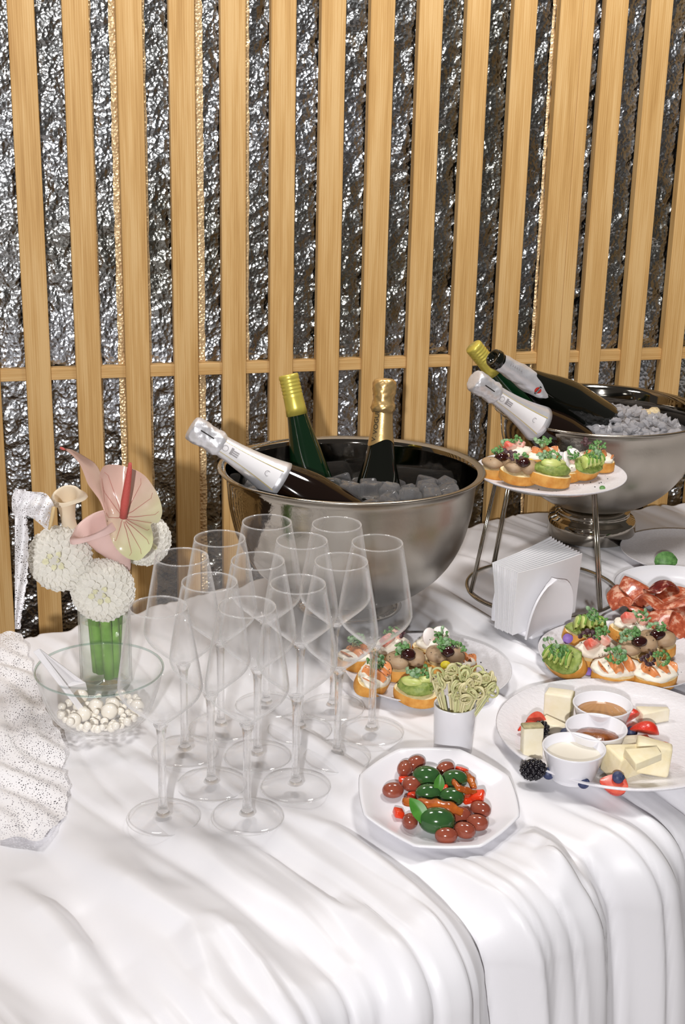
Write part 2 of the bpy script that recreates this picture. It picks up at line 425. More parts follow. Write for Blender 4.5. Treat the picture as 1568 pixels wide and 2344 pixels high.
def build_cloth():
    s = np.arange(-0.35, 2.75, 0.0048)
    n_top, n_arc, n_drop = 210, 26, 115
    R = 0.075; drop = TZ - R - 0.03
    rows = []
    tb = t_back(s)
    L_top = T_EDGE - tb; arc = R * math.pi / 2
    w_top = np.linspace(0, 1, n_top)
    S, Tq, Zq, NT_, NZ, WW = [], [], [], [], [], []
    # a short fall behind the table
    for q in np.linspace(1, 0, 14)[:-1]:
        S.append(s); Tq.append(tb - 0.0 * s); Zq.append(TZ - 0.40 * q + 0 * s); NT_.append(-1 + 0 * s); NZ.append(0 * s); WW.append(-0.4 * q + 0 * s)
    for q in w_top:
        S.append(s); Tq.append(tb + L_top * q); Zq.append(TZ + 0 * s); NT_.append(0 * s); NZ.append(1 + 0 * s); WW.append(L_top * q)
    for k in range(1, n_arc + 1):
        a = math.pi / 2 * k / n_arc
        S.append(s); Tq.append(T_EDGE + R * math.sin(a) + 0 * s); Zq.append(TZ - R * (1 - math.cos(a)) + 0 * s)
        NT_.append(math.sin(a) + 0 * s); NZ.append(math.cos(a) + 0 * s); WW.append(L_top + R * a)
    for k in range(1, n_drop + 1):
        q = k / n_drop
        S.append(s); Tq.append(T_EDGE + R + 0.03 * q + 0 * s); Zq.append(TZ - R - drop * q + 0 * s); NT_.append(1 + 0 * s); NZ.append(0 * s); WW.append(L_top + arc + drop * q)
    S, Tq, Zq, NT_, NZ, WW = (np.array(q) for q in (S, Tq, Zq, NT_, NZ, WW))
    # unrolled coordinate: u along the edge, v distance from the front edge line (negative on the top)
    V = WW - L_top[None, :]
    U = S + 0.06 * perlin(S * 1.7 + 3, V * 1.3, 21) + 0.018 * perlin(S * 6, V * 3, 22) + 0.06 * np.clip(V, -1, 0)
    def crease(x, y, seed, w): return -np.exp(-(perlin(x, y, seed) / w) ** 2)
    def ridged(x, y, seed): return 1 - 2 * np.abs(perlin(x, y, seed))
    fallm = sstep(-0.16, 0.12, V)
    c1 = crease(U * 5.5, V * 0.55 + 7, 31, 0.17); c2 = crease(U * 11, V * 1.0 + 3, 32, 0.20); c3 = ridged(U * 19, V * 1.5, 33)
    vary = 0.35 + 0.65 * sstep(-0.35, 0.35, perlin(S * 3.1, V * 2.2, 40))
    H_top = 0.0105 * c1 * vary + 0.0058 * c2 * (1.2 - vary) + 0.0016 * (c3 - 0.6) * vary + 0.004 * perlin(U * 4, V * 1.2, 36) + 0.0034 * crease(U * 21, V * 1.9 + 5, 41, 0.13) * sstep(-0.1, 0.3, perlin(S * 5, V * 3, 42))
    d1 = crease(U * 5.5, V * 0.35 + 7, 31, 0.30); d2 = crease(U * 11, V * 0.5 + 3, 32, 0.25); d3 = ridged(U * 19, V * 0.5, 33)
    H_drop = 0.040 * d1 + 0.018 * d2 + 0.006 * d3 + 0.012 * perlin(U * 4, V * 0.6, 36) + 0.008 * crease(U * 21, V * 0.7 + 5, 41, 0.16)
    H = np.minimum(H_top, 0.0015 + 0.3 * H_top) * (1 - fallm) + (H_drop + 0.02) * fallm
    # single folds that the photograph shows
    for pts, h, w, sk in FOLDS:
        D = np.full(S.shape, 9.0); SG = np.zeros(S.shape)
        tot = len(pts) - 1
        for i, ((s0, t0), (s1, t1)) in enumerate(zip(pts, pts[1:])):
            ds, dt = s1 - s0, t1 - t0; L2 = ds * ds + dt * dt + 1e-9
            q = np.clip(((S - s0) * ds + (T_EDGE + V - t0) * dt) / L2, 0, 1)
            px, py = S - (s0 + q * ds), T_EDGE + V - (t0 + q * dt)
            d = np.sqrt(px * px + py * py); side = np.sign(px * dt - py * ds)
            taper = np.minimum(1, 3.0 * np.minimum((i + q) / tot, 1 - (i + q) / tot) + 0.05)
            m = d < D; D = np.where(m, d, D); SG = np.where(m, taper * (1 + sk * 0), SG)
            if i == 0: SD = side
            else: SD = np.where(m, side, SD)
        ww = w * np.where(SD > 0, 1 + sk, 1 - 0.5 * sk)
        H = H + h * SG * np.exp(-(D / ww) ** 2)
    # things stand here: the cloth lies flat under them
    for (x, y), r in FLAT:
        ss, tt = st((x, y)); d = np.sqrt((S - ss) ** 2 + (Tq - tt) ** 2)
        k = sstep(r * 0.9, r * 1.0 + 0.02, d)
        H = np.where(H > -0.0005, -0.0005 + (H + 0.0005) * k, H) if True else H
    # the cloth rises a little behind the olive dish and tips it to the front
    sd, td = st((P_OL.x, P_OL.y)); dd = np.sqrt((S - sd) ** 2 + (Tq - td) ** 2); yw = S * ED[1] + Tq * EN[1]
    kd = 1 - sstep(0.058, 0.13, dd); H = H * (1 - kd) + kd * (math.tan(OTILT) * np.clip(yw - P_OL.y, -0.08, 0.08) - 0.0008)
    Tq = Tq + NT_ * H; Zq = Zq + NZ * H
    P = np.stack([S * ED[0] + Tq * EN[0], S * ED[1] + Tq * EN[1], np.maximum(Zq, 0.008)], -1)
    m = MB(); m.grid(P)
    return m.build('tablecloth', M['satin'])
FLAT = []
def flat(px, py, r):
    p = on(px, py); FLAT.append(((p.x, p.y), r)); return p
P_BOWL1 = flat(797, 1388, 0.09); P_BOWL2 = flat(1352, 1222, 0.085)
P_RING = flat(1240, 1352, 0.132); P_PL2 = flat(978, 1546, 0.085); P_PL3 = flat(1420, 1515, 0.085); P_CH = flat(1408, 1703, 0.115)
P_OL = on(1000, 1850); OTILT = math.radians(8.5); P_CUP = flat(1036, 1722, 0.026); P_SAL = flat(1545, 1385, 0.06); P_GR = flat(1575, 1275, 0.085)
P_VASE = flat(244, 1572, 0.037); P_GB = flat(232, 1655, 0.05); P_NAP = flat(1225, 1445, 0.06)
GL = dict(A=(-0.099, 1.728), B=(-0.007, 1.725), C=(-0.155, 1.660), D=(-0.0505, 1.658), E=(0.045, 1.657), F=(-0.195, 1.590), G=(-0.1015, 1.582),
          H=(0.0, 1.586), I=(-0.153, 1.508), J=(-0.050, 1.508), K=(-0.202, 1.429), L=(-0.104, 1.435))
cloth = build_cloth()
tag(cloth, 'white satin cloth with long diagonal folds draped over the buffet table', 'tablecloth')

# ------------------------------------------------------------------ wine glasses
def dbl(prof, t):
    """closed double-walled profile: outer line up, inner line back down"""
    inner = [(max(r - t, 0.0), z + (t if i == 0 else 0)) for i, (r, z) in enumerate(prof)]
    return prof + inner[::-1]
def smooth_prof(pts, n=5):
    out = []
    P = [pts[0]] + list(pts) + [pts[-1]]
    for i in range(1, len(P) - 2):
        p0, p1, p2, p3 = (np.array(q, float) for q in P[i - 1:i + 3])
        for k in range(n):
            t = k / n
            q = 0.5 * (2 * p1 + (p2 - p0) * t + (2 * p0 - 5 * p1 + 4 * p2 - p3) * t * t + (3 * p1 - p0 - 3 * p2 + p3) * t ** 3)
            out.append((max(float(q[0]), 0.0), float(q[1])))
    out.append(tuple(pts[-1])); return out
M['stemrim'] = glass_mat('foot_rim_glass', f0=0.06, k=0.5, edge=0.5, painted_haze=0.12)
def wine_glass():
    t = thing('wine_glass', 'empty clear wine glass', 'wine glass')
    m = MB(); m.lathe([(0, 0.0005), (0.041, 0.0005), (0.0425, 0.0012), (0.0418, 0.0022), (0.03, 0.0034), (0.016, 0.0048), (0.0095, 0.0062)], 40); ft = m.build('foot', M['stemglass'], t)
    m = MB(); m.tube([(0.0423 * math.cos(2 * math.pi * k / 48), 0.0423 * math.sin(2 * math.pi * k / 48), 0.0013) for k in range(48)], 0.0007, 6, closed=True); m.build('foot_rim', M['stemrim'], ft)
    m = MB(); m.lathe([(0.0, 0.0040), (0.0098, 0.0060), (0.0078, 0.0090), (0.0058, 0.0140), (0.0050, 0.025), (0.0048, 0.07), (0.0050, 0.105), (0.0062, 0.117), (0.0092, 0.1232), (0.0, 0.1236)], 20); m.build('stem', M['solidglass'], t)
    out = smooth_prof([(0.006, 0.1235), (0.013, 0.129), (0.029, 0.143), (0.0425, 0.1565), (0.0475, 0.1665), (0.0478, 0.174), (0.0455, 0.192), (0.0400, 0.225), (0.0325, 0.267)], 4)
    pr = [(0, 0.1232)] + out
    inn = [(max(r - 0.0011, 0.0005), z + (0.002 if z < 0.13 else 0.0006 if z < 0.26 else 0.0)) for r, z in out][::-1] + [(0, 0.1258)]
    m = MB(); m.lathe(pr + inn, 48); bw = m.build('bowl', M['glass'], t)
    m = MB(); m.tube([(0.0320 * math.cos(2 * math.pi * k / 48), 0.0320 * math.sin(2 * math.pi * k / 48), 0.2672) for k in range(48)], 0.0008, 6, closed=True); m.build('rim', M['rimwhite'], bw)
    return t
g0 = wine_glass()
GLABEL = dict(A='wine glass at the back of the cluster, left one touching the big bowl', B='wine glass at the back, its rim crossing the bright glare on the big steel bowl',
  C='wine glass second in from the flowers in the back rows, before the bowl\'s left side', D='wine glass mid-cluster right behind the middle of the third row', E='wine glass at the right end, nearest the canapé plate, seen against the steel bowl',
  F='wine glass nearest the tall flower vase, at the left of its row', G='wine glass in the very centre of the cluster', H='wine glass whose stem stands between the cluster and the olive dish',
  I='second-row wine glass on the left, behind the two front ones', J='second-row wine glass on the right, behind the two front ones', K='front wine glass beside the bowl of pearls', L='front wine glass nearest the camera in the middle, right of the other front one')
for i, k in enumerate('KLIJFGHCDEAB'):
    o = g0 if i == 0 else copy_tree(g0)
    x, y = GL[k]; o.location = (x, y, TZ + 0.0015); o.rotation_euler = (0, 0, i * 0.7); tag(o, GLABEL[k], 'wine glass', 'wine glasses set out on the cloth')

# ------------------------------------------------------------------ steel bowls
M['steel_in'] = steel('mirror_steel', (138, 134, 128))
def steel_bowl(label, loc, prof_scale, foot, tilt, rot, dew):
    t = thing('wine_bowl', label, 'wine cooler', loc, None)
    t.rotation_euler = (tilt, 0, rot)
    return t
bowl1 = steel_bowl('large polished steel wine bowl of ice standing behind the wine glasses', (P_BOWL1.x, P_BOWL1.y, TZ), 1, 0, math.radians(-2.0), 0.0, True)
H1 = 0.232; R1 = 0.2115
prof = smooth_prof([(0.06, 0.020), (0.105, 0.034), (0.150, 0.070), (0.178, 0.115), (0.192, 0.165), (0.1965, 0.205), (0.1985, 0.222), (0.204, 0.229)], 5) + [(0.2095, 0.2315), (0.2115, 0.2335), (0.2105, 0.2355), (0.206, 0.2355), (0.199, 0.2325)]
inn = smooth_prof([(0.1965, 0.2275), (0.1945, 0.205), (0.190, 0.165), (0.176, 0.117), (0.148, 0.073), (0.104, 0.038), (0.05, 0.0265)], 5) + [(0, 0.026)]
m = MB(); m.lathe([(0, 0.019)] + prof, 96); m.build('outer_wall', M['steel_dew'], bowl1)
m = MB(); m.lathe([(0.199, 0.2325)] + inn, 96); m.build('inner_wall', M['steel_in'], bowl1)
m = MB(); m.lathe([(0, 0.0005), (0.083, 0.0005), (0.086, 0.004), (0.080, 0.010), (0.070, 0.021), (0.062, 0.024)], 64); m.build('foot', M['steel'], bowl1)

bowl2 = steel_bowl('polished steel wine bowl on a round pedestal foot at the back right', (P_BOWL2.x, P_BOWL2.y, TZ), 1, 0, 0, 0, True)
prof = smooth_prof([(0.045, 0.058), (0.085, 0.068), (0.130, 0.098), (0.162, 0.140), (0.178, 0.185), (0.183, 0.222), (0.186, 0.234)], 5) + [(0.193, 0.241), (0.198, 0.2435), (0.1965, 0.246), (0.191, 0.245)]
inn = smooth_prof([(0.185, 0.2395), (0.181, 0.222), (0.176, 0.185), (0.160, 0.142), (0.128, 0.101), (0.084, 0.071), (0.04, 0.064)], 5) + [(0, 0.0635)]
m = MB(); m.lathe([(0, 0.058)] + prof, 96); m.build('outer_wall', M['steel_dew'], bowl2)
m = MB(); m.lathe([(0.191, 0.245)] + inn, 96); m.build('inner_wall', M['steel_in'], bowl2)
m = MB(); m.lathe([(0, 0.0005), (0.080, 0.0005), (0.082, 0.003), (0.082, 0.030), (0.079, 0.036), (0.070, 0.040), (0.068, 0.047), (0.070, 0.050), (0.060, 0.056), (0.05, 0.0585)], 64); m.build('pedestal', M['steel'], bowl2)

# ------------------------------------------------------------------ bottles
M['green_glass'] = mat('dark_green_bottle_glass', (6, 34, 16), 0.05, spec=0.6, coat=0.4)
M['black_glass'] = mat('near_black_bottle_glass', (10, 13, 9), 0.05, spec=0.6, coat=0.4)
M['brown_glass'] = mat('dark_brown_bottle_glass', (22, 12, 8), 0.06, spec=0.5)
M['silver_foil'] = mat('silver_foil', (230, 230, 235), 0.36, 0.6, bump=0.3, bscale=90)
M['gold_foil'] = mat('gold_foil', (214, 180, 122), 0.34, 0.75, bump=0.2, bscale=120)
M['yellow_cap'] = mat('yellow_gold_cap', (214, 198, 92), 0.34, 0.45)
M['paper'] = mat('white_paper_label', (228, 226, 228), 0.6)
M['goldline'] = mat('pale_gold_print', (204, 184, 120), 0.45)
M['ink'] = mat('dark_ink', (30, 24, 20), 0.6)
M['grey_ink'] = mat('grey_ink', (150, 146, 148), 0.6)
M['red_ink'] = mat('red_ink', (205, 52, 40), 0.5)
def arc_patch(m, prof, z0, z1, a0, a1, off=0.0006, nz=8, na=12, wav=0.0):
    """a sheet lying on a turned body between two heights and two angles"""
    zs = np.linspace(z0, z1, nz); an = np.linspace(a0, a1, na)
    pr = sorted(prof, key=lambda q: q[1]); R = np.interp(zs, [q[1] for q in pr], [q[0] for q in pr])
    P = np.zeros((2, nz, na, 3))
    for s, o in ((0, off), (1, off - 0.0004)):
        for i in range(nz):
            for j in range(na): P[s, i, j] = ((R[i] + o) * math.cos(an[j]), (R[i] + o) * math.sin(an[j]), zs[i])
    n0 = m.n; m.grid(P[0]); return m
def wrap_text(name, body, size, prof, zc, ang, parent, mtl, vertical=True, off=0.0009):
    """lettering bent round the neck of a bottle"""
    cu = bpy.data.curves.new(name, 'FONT'); cu.body = body; cu.size = size; cu.align_x = 'CENTER'; cu.align_y = 'CENTER'; cu.extrude = 0.0; cu.resolution_u = 3
    tmp = bpy.data.objects.new(name, cu); COL.objects.link(tmp)
    dg = bpy.context.evaluated_depsgraph_get(); dg.update()
    me = bpy.data.meshes.new_from_object(tmp.evaluated_get(dg))
    bpy.data.objects.remove(tmp); bpy.data.curves.remove(cu)
    bm = bmesh.new(); bm.from_mesh(me); bmesh.ops.subdivide_edges(bm, edges=[e for e in bm.edges if e.calc_length() > size * 0.25], cuts=2); bm.to_mesh(me); bm.free()
    pr = sorted(prof, key=lambda q: q[1]); zz = [q[1] for q in pr]; rr = [q[0] for q in pr]
    for v in me.vertices:
        x, y = (v.co.x, v.co.y) if vertical else (v.co.y, -v.co.x)
        z = zc + x; r = float(np.interp(z, zz, rr)) + off
        a = ang - y / r
        v.co = (r * math.cos(a), r * math.sin(a), z)
    me.name = name; me.materials.clear(); me.materials.append(mtl)
    o = bpy.data.objects.new(name, me); COL.objects.link(o); o.parent = parent; return o
CH = smooth_prof([(0.030, 0.0), (0.0425, 0.004), (0.0435, 0.05), (0.0432, 0.100), (0.0410, 0.122), (0.0350, 0.150), (0.0275, 0.178), (0.0218, 0.205), (0.0180, 0.232), (0.0160, 0.256), (0.0150, 0.280), (0.0152, 0.287)], 4)
HK = smooth_prof([(0.028, 0.0), (0.0365, 0.004), (0.0375, 0.05), (0.0372, 0.125), (0.0335, 0.165), (0.0270, 0.205), (0.0205, 0.242), (0.0165, 0.270), (0.0150, 0.290), (0.0146, 0.336)], 4)
def pose(mouth, second, spin):
    """mouth point, another point on the axis further down -> rotation and base for a bottle of length L"""
    d = (Vector(mouth) - Vector(second)).normalized(); return d, axis_quat(d, spin)
def facing(o, d, q, base):
    return q
def spin_to_camera(d, base):
    """spin about the bottle axis that turns its local +X to the camera"""
    q = Vector(d).to_track_quat('Z', 'Y'); c = q.inverted() @ (Vector((0, 0, CAMZ)) - Vector(base)); return math.atan2(c.y, c.x)
def crumple(m, prof, seed, amp, seg=40, freq=(9, 260)):
    """foil skirt or capsule with crushed relief"""
    pr = prof; P = np.zeros((len(pr), seg, 3)); r_ = np.random.RandomState(seed)
    for i, (r, z) in enumerate(pr):
        for k in range(seg):
            a = 2 * math.pi * k / seg
            n = math.sin(a * 7 + 3 * math.sin(z * freq[1] + seed)) * 0.5 + math.sin(a * 13 + z * freq[1] * 1.7 + seed * 2) * 0.35 + math.sin(a * 3 + z * 90 + seed) * 0.4
            q = r + amp * n * min(1, r / 0.01); P[i, k] = (q * math.cos(a), q * math.sin(a), z)
    return m.grid(P, cv=True)
def bottle(label, mouth, second, kind, L):
    d = (Vector(mouth) - Vector(second)).normalized(); base = Vector(mouth) - d * L
    sp = spin_to_camera(d, base); t = thing('wine_bottle', label, 'bottle', base, axis_quat(d, sp), None); return t
def sparkling_silver(label, mouth, second, L=0.318, spin=0.0):
    t = bottle(label, mouth, second, 'sp', L)
    m = MB(); m.lathe([(0, 0.004)] + CH + [(0, 0.287)], 40); m.build('glass_body', M['brown_glass'], t)
    zs = np.linspace(0.158, 0.272, 16); pr = sorted(CH, key=lambda q: q[1])
    f = [(float(np.interp(z, [q[1] for q in pr], [q[0] for q in pr])) + 0.0007, z) for z in zs]
    m = MB(); m.lathe([(f[0][0] - 0.0012, f[0][1])] + f, 40); m.build('neck_foil', M['silver_foil'], t)
    cap = [(0.0165, 0.262), (0.0195, 0.268), (0.0190, 0.276), (0.0180, 0.283), (0.0186, 0.291), (0.0196, 0.299), (0.0200, 0.308), (0.0180, 0.3155), (0.013, 0.3175), (0.0, 0.3175)]
    cap = [cap[0]] + smooth_prof(cap[1:-1], 3) + [(0.0005, 0.3178)]
    m = MB(); crumple(m, cap, 3, 0.0010, 48); k = m.build('cork_capsule', M['silver_foil'], t)
    m = MB(); arc_patch(m, [(0.0203, 0.27), (0.0196, 0.285), (0.0206, 0.30), (0.0206, 0.31)], 0.281, 0.304, 0.1, 0.19, 0.0010, 6, 3); m.build('slit', M['ink'], k)
    lab = MB(); arc_patch(lab, f, 0.168, 0.268, -0.50, 0.50, 0.0006, 14); lb = lab.build('neck_label', M['paper'], t)
    for a in (-0.56, 0.53):
        g = MB(); arc_patch(g, f, 0.166, 0.268, a, a + 0.05, 0.0007, 14, 3); g.build('gold_stripe', M['goldline'], lb)
    g = MB(); arc_patch(g, f, 0.246, 0.250, -0.25, 0.35, 0.0010, 3, 6)
    for k2 in range(3): arc_patch(g, f, 0.236, 0.246, -0.22 + 0.17 * k2, -0.12 + 0.17 * k2, 0.0010, 4, 3)
    g.build('emblem', M['grey_ink'], lb)
    g = MB(); pr2 = f
    for rr, zz, aa in ((0.0045, 0.2585, 0.0), (0.004, 0.1860, 0.05)):
        g = MB()
        r = float(np.interp(zz, [q[1] for q in f], [q[0] for q in f])) + 0.0009
        pts = [(r * math.cos(aa + rr * math.cos(w) / r), r * math.sin(aa + rr * math.cos(w) / r), zz + rr * math.sin(w)) for w in np.linspace(0, 6.283, 20)[:-1]]
        g.tube(pts, 0.0004, 5, closed=True)
        g.build("seal", M["grey_ink"], lb)
    return t, f
def screwcap(label, mouth, second):
    t = bottle(label, mouth, second, 'hk', 0.338)
    m = MB(); m.lathe([(0, 0.004)] + HK + [(0, 0.336)], 40); m.build('glass_body', M['green_glass'], t)
    pr = [(0.0175, 0.272), (0.0166, 0.285), (0.0160, 0.302)]
    for k in range(5): z = 0.304 + k * 0.0058; pr += [(0.0164, z), (0.0157, z + 0.002), (0.0157, z + 0.0035), (0.0164, z + 0.005)]
    pr += [(0.0160, 0.3365), (0.0150, 0.3385), (0, 0.3388)]
    m = MB(); m.lathe([(0.0155, 0.272)] + pr, 40); m.build('screw_cap', M['yellow_cap'], t)
    lb = MB(); arc_patch(lb, HK, 0.035, 0.118, -1.2, 1.2, 0.0008, 8, 20); lb.build('body_label', M['paper'], t)
    return t
B1Y = P_BOWL1.y
sparkling_silver('silver-capsuled sparkling wine bottle lying over the left rim of the big bowl', at(436, 976, 2.01), at(640, 1103, 2.02))
screwcap('tall green bottle with yellow screw cap standing in the big bowl', at(660, 858, 2.19), at(712, 1095, 2.16))
# gold-necked bottle
t = bottle('dark sparkling bottle with gold neck foil upright in the big bowl', at(881, 866, 2.20), at(868, 1080, 2.165), 'g', 0.318)
m = MB(); m.lathe([(0, 0.004)] + CH + [(0, 0.287)], 40); m.build('glass_body', M['black_glass'], t)
pr = sorted(CH, key=lambda q: q[1])
gf = [(float(np.interp(z, [q[1] for q in pr], [q[0] for q in pr])) + 0.0007, z) for z in np.linspace(0.214, 0.272, 10)]
P = np.zeros((10, 48, 3))
for i, (r, z) in enumerate(gf):
    for k in range(48):
        a = 2 * math.pi * k / 48; zz = z + (0.006 * (1 - i / 9) * math.sin(a * 2 + 0.6)); rr = float(np.interp(zz, [q[1] for q in pr], [q[0] for q in pr])) + 0.0007
        P[i, k] = (rr * math.cos(a), rr * math.sin(a), zz)
m = MB(); m.grid(P, cv=True); nf = m.build('neck_foil', M['gold_foil'], t)
cap = [(0.0160, 0.262)] + smooth_prof([(0.0198, 0.268), (0.0196, 0.274), (0.0172, 0.282), (0.0178, 0.290), (0.0192, 0.300), (0.0192, 0.309), (0.0165, 0.3155), (0.010, 0.318)], 3) + [(0.0005, 0.3184)]
m = MB(); crumple(m, cap, 8, 0.0011, 48, (9, 330)); m.build('cork_capsule', M['gold_foil'], t)
wrap_text('lettering', 'VOGUE', 0.0118, gf, 0.2475, -0.55, nf, M['ink'])
wrap_text('lettering', 'V.', 0.0118, gf, 0.2205, -0.62, nf, M['ink'])
# second bowl
sparkling_silver('crumpled silver-capsuled bottle leaning on the left rim of the pedestal bowl', at(1083, 868, 2.31), at(1240, 975, 2.365))
screwcap('green bottle with yellow screw cap leaning in the pedestal bowl', at(1083, 792, 2.47), at(1190, 925, 2.49))
t = bottle('opened dark bottle with torn silver neck foil leaning in the pedestal bowl', at(1128, 818, 2.36), at(1330, 945, 2.46), 'o', 0.300)
m = MB(); m.lathe([(0, 0.004)] + CH + [(0.0152, 0.2875), (0.0172, 0.2885), (0.0172, 0.2935), (0.0156, 0.2945), (0.0160, 0.299), (0.0150, 0.3005), (0.0105, 0.3005), (0.0095, 0.295), (0.0, 0.292)], 40); m.build('glass_body', M['black_glass'], t)
P = np.zeros((16, 48, 3))
for i in range(16):
    for k in range(48):
        a = 2 * math.pi * k / 48; aw = (a + math.pi) % (2 * math.pi) - math.pi
        low = 0.222 - 0.046 * math.exp(-((aw + 0.35) / 0.9) ** 2) + 0.003 * math.sin(a * 5) + 0.002 * math.sin(a * 11 + 1)
        z = low + (0.284 - low) * i / 15
        r = float(np.interp(z, [q[1] for q in pr], [q[0] for q in pr])) + 0.0008 + 0.0005 * math.sin(a * 3 + z * 200) + 0.0004 * math.sin(a * 8 + z * 330)
        P[i, k] = (r * math.cos(a), r * math.sin(a), z)
m = MB(); m.grid(P, cv=True); nf = m.build('neck_foil', M['silver_foil'], t)
ff = [(float(np.interp(z, [q[1] for q in pr], [q[0] for q in pr])) + 0.0016, z) for z in np.linspace(0.17, 0.284, 16)]
def disc_patch(m, prof, zc, ac, rad, off):
    v = [None]; zz = [q[1] for q in prof]; rr = [q[0] for q in prof]
    def p(dz, da):
        r = float(np.interp(zc + dz, zz, rr)) + off; return (r * math.cos(ac + da / r), r * math.sin(ac + da / r), zc + dz)
    v[0] = p(0, 0); f = []
    for k in range(20): v.append(p(rad * math.sin(k * math.pi / 10), rad * math.cos(k * math.pi / 10)))
    for k in range(20): f.append((0, 1 + k, 1 + (k + 1) % 20))
    return m.add(v, f)
m = MB(); disc_patch(m, ff, 0.1960, -0.28, 0.0062, 0.0002); em = m.build('emblem', M['red_ink'], nf)
m = MB(); arc_patch(m, ff, 0.1939, 0.1977, -0.62, 0.06, 0.0006, 4, 10); m.build('bar', M['ink'], em)
wrap_text('lettering', 'MARTINI', 0.0034, ff, 0.1958, -0.28, em, M['paper'], vertical=False, off=0.0011)
g = MB()
for k in range(6): arc_patch(g, ff, 0.243 + 0.0052 * k, 0.2458 + 0.0052 * k, 0.35, 0.5, 0.0002, 3, 3)
g.build('print_mark', M['grey_ink'], nf)

# ------------------------------------------------------------------ ice
def ice_mat(name, haze):
    t = NT(name); t.t.nodes.remove(t.b)
    g = t.n('ShaderNodeBsdfGlass'); g.inputs['IOR'].default_value = 1.36; g.inputs['Roughness'].default_value = 0.02
    tr = t.n('ShaderNodeBsdfTransparent'); tr.inputs['Color'].default_value = (0.93, 0.95, 0.95, 1)
    mx = t.n('ShaderNodeMixShader'); mx.inputs['Fac'].default_value = 0.3; t.l(g.outputs[0], mx.inputs[1]); t.l(tr.outputs[0], mx.inputs[2])
    df = t.n('ShaderNodeBsdfTranslucent'); df.inputs['Color'].default_value = (0.85, 0.85, 0.87, 1)
    d2 = t.n('ShaderNodeBsdfDiffuse'); d2.inputs['Color'].default_value = (0.9, 0.88, 0.92, 1)
    m1 = t.n('ShaderNodeMixShader'); m1.inputs['Fac'].default_value = 0.5; t.l(df.outputs[0], m1.inputs[1]); t.l(d2.outputs[0], m1.inputs[2])
    m2 = t.n('ShaderNodeMixShader'); m2.inputs['Fac'].default_value = haze; t.l(mx.outputs[0], m2.inputs[1]); t.l(m1.outputs[0], m2.inputs[2])
    c = t.n('ShaderNodeTexCoord'); n = t.n('ShaderNodeTexNoise'); n.inputs['Scale'].default_value = 90; t.l(c.outputs['Object'], n.inputs['Vector'])
    b = t.n('ShaderNodeBump'); b.inputs['Strength'].default_value = 0.25; b.inputs['Distance'].default_value = 0.003; t.l(n.outputs['Fac'], b.inputs['Height'])
    t.l(b.outputs[0], g.inputs['Normal']); t.l(m2.outputs[0], t.out.inputs['Surface']); return t.m
M['ice'] = ice_mat('clear_ice', 0.13); M['crushed'] = ice_mat('crushed_ice', 0.5)
ice_proto = []
for k in range(4):
    m = MB(); bm_ = MB(); bm_.rbox((0, 0, 0), (0.030, 0.028 + 0.002 * k, 0.027), 0.0045, n=3)
    v = bm_.v[0]; v = v * (1 + 0.05 * wob(v * 90, k))[:, None]; m.add(v, bm_.f)
    ice_proto.append(m)
M1 = Matrix.Translation((P_BOWL1.x, P_BOWL1.y, TZ)) @ Matrix.Rotation(math.radians(-2.0), 4, 'X')
ice_o = []
def put_ice(p, s=1.0):
    k = len(ice_o) % 4
    if len(ice_o) < 4: o = ice_proto[k].build('ice_cube', M['ice'])
    else: o = ice_o[k].copy(); COL.objects.link(o)
    o.location = p; o.rotation_euler = (RNG.uniform(-.5, .5), RNG.uniform(-.5, .5), RNG.uniform(0, 3)); o.scale = (s, s, s)
    tag(o, 'clear ice cube heaped in the big steel bowl', 'ice cube', 'ice cubes in the big steel bowl'); ice_o.append(o)
def avoid(p, segs, r):
    for a, b in segs:
        d = b - a; q = max(0, min(1, (p - a).dot(d) / d.length_squared))
        if (p - (a + d * q)).length < r: return True
    return False
segs1 = []
for n_ in [o for o in bpy.data.objects if o.name.startswith('wine_bottle')][:3]:
    q = n_.rotation_quaternion; segs1.append((n_.location.copy(), n_.location + q @ Vector((0, 0, 0.2))))
pts = []
for layer, z in enumerate((0.190, 0.165)):
    for i in range(-6, 7):
        for j in range(-6, 7):
            x, y = i * 0.031 + (0.015 if layer else 0) + RNG.uniform(-.004, .004), j * 0.031 + (0.012 if layer else 0) + RNG.uniform(-.004, .004)
            if x * x + y * y > (0.168 - 0.012 * layer) ** 2: continue
            if layer == 0 and y > 0.09: continue
            p = M1 @ Vector((x, y, z + RNG.uniform(-.004, .006) + (0.012 * math.exp(-((x - 0.02) ** 2 + (y + 0.05) ** 2) / 0.006) if layer == 0 else 0)))
            if avoid(p, segs1, 0.056): continue
            put_ice(p, RNG.uniform(0.9, 1.08))
m = MB(); m.lathe([(0, 0.03), (0.10, 0.042), (0.150, 0.080), (0.170, 0.11), (0.1785, 0.150), (0, 0.150)], 64); o = m.build('ice_water', M['water']); o.matrix_world = M1
tag(o, 'melt water under the ice cubes in the big steel bowl', 'water', kind='stuff')
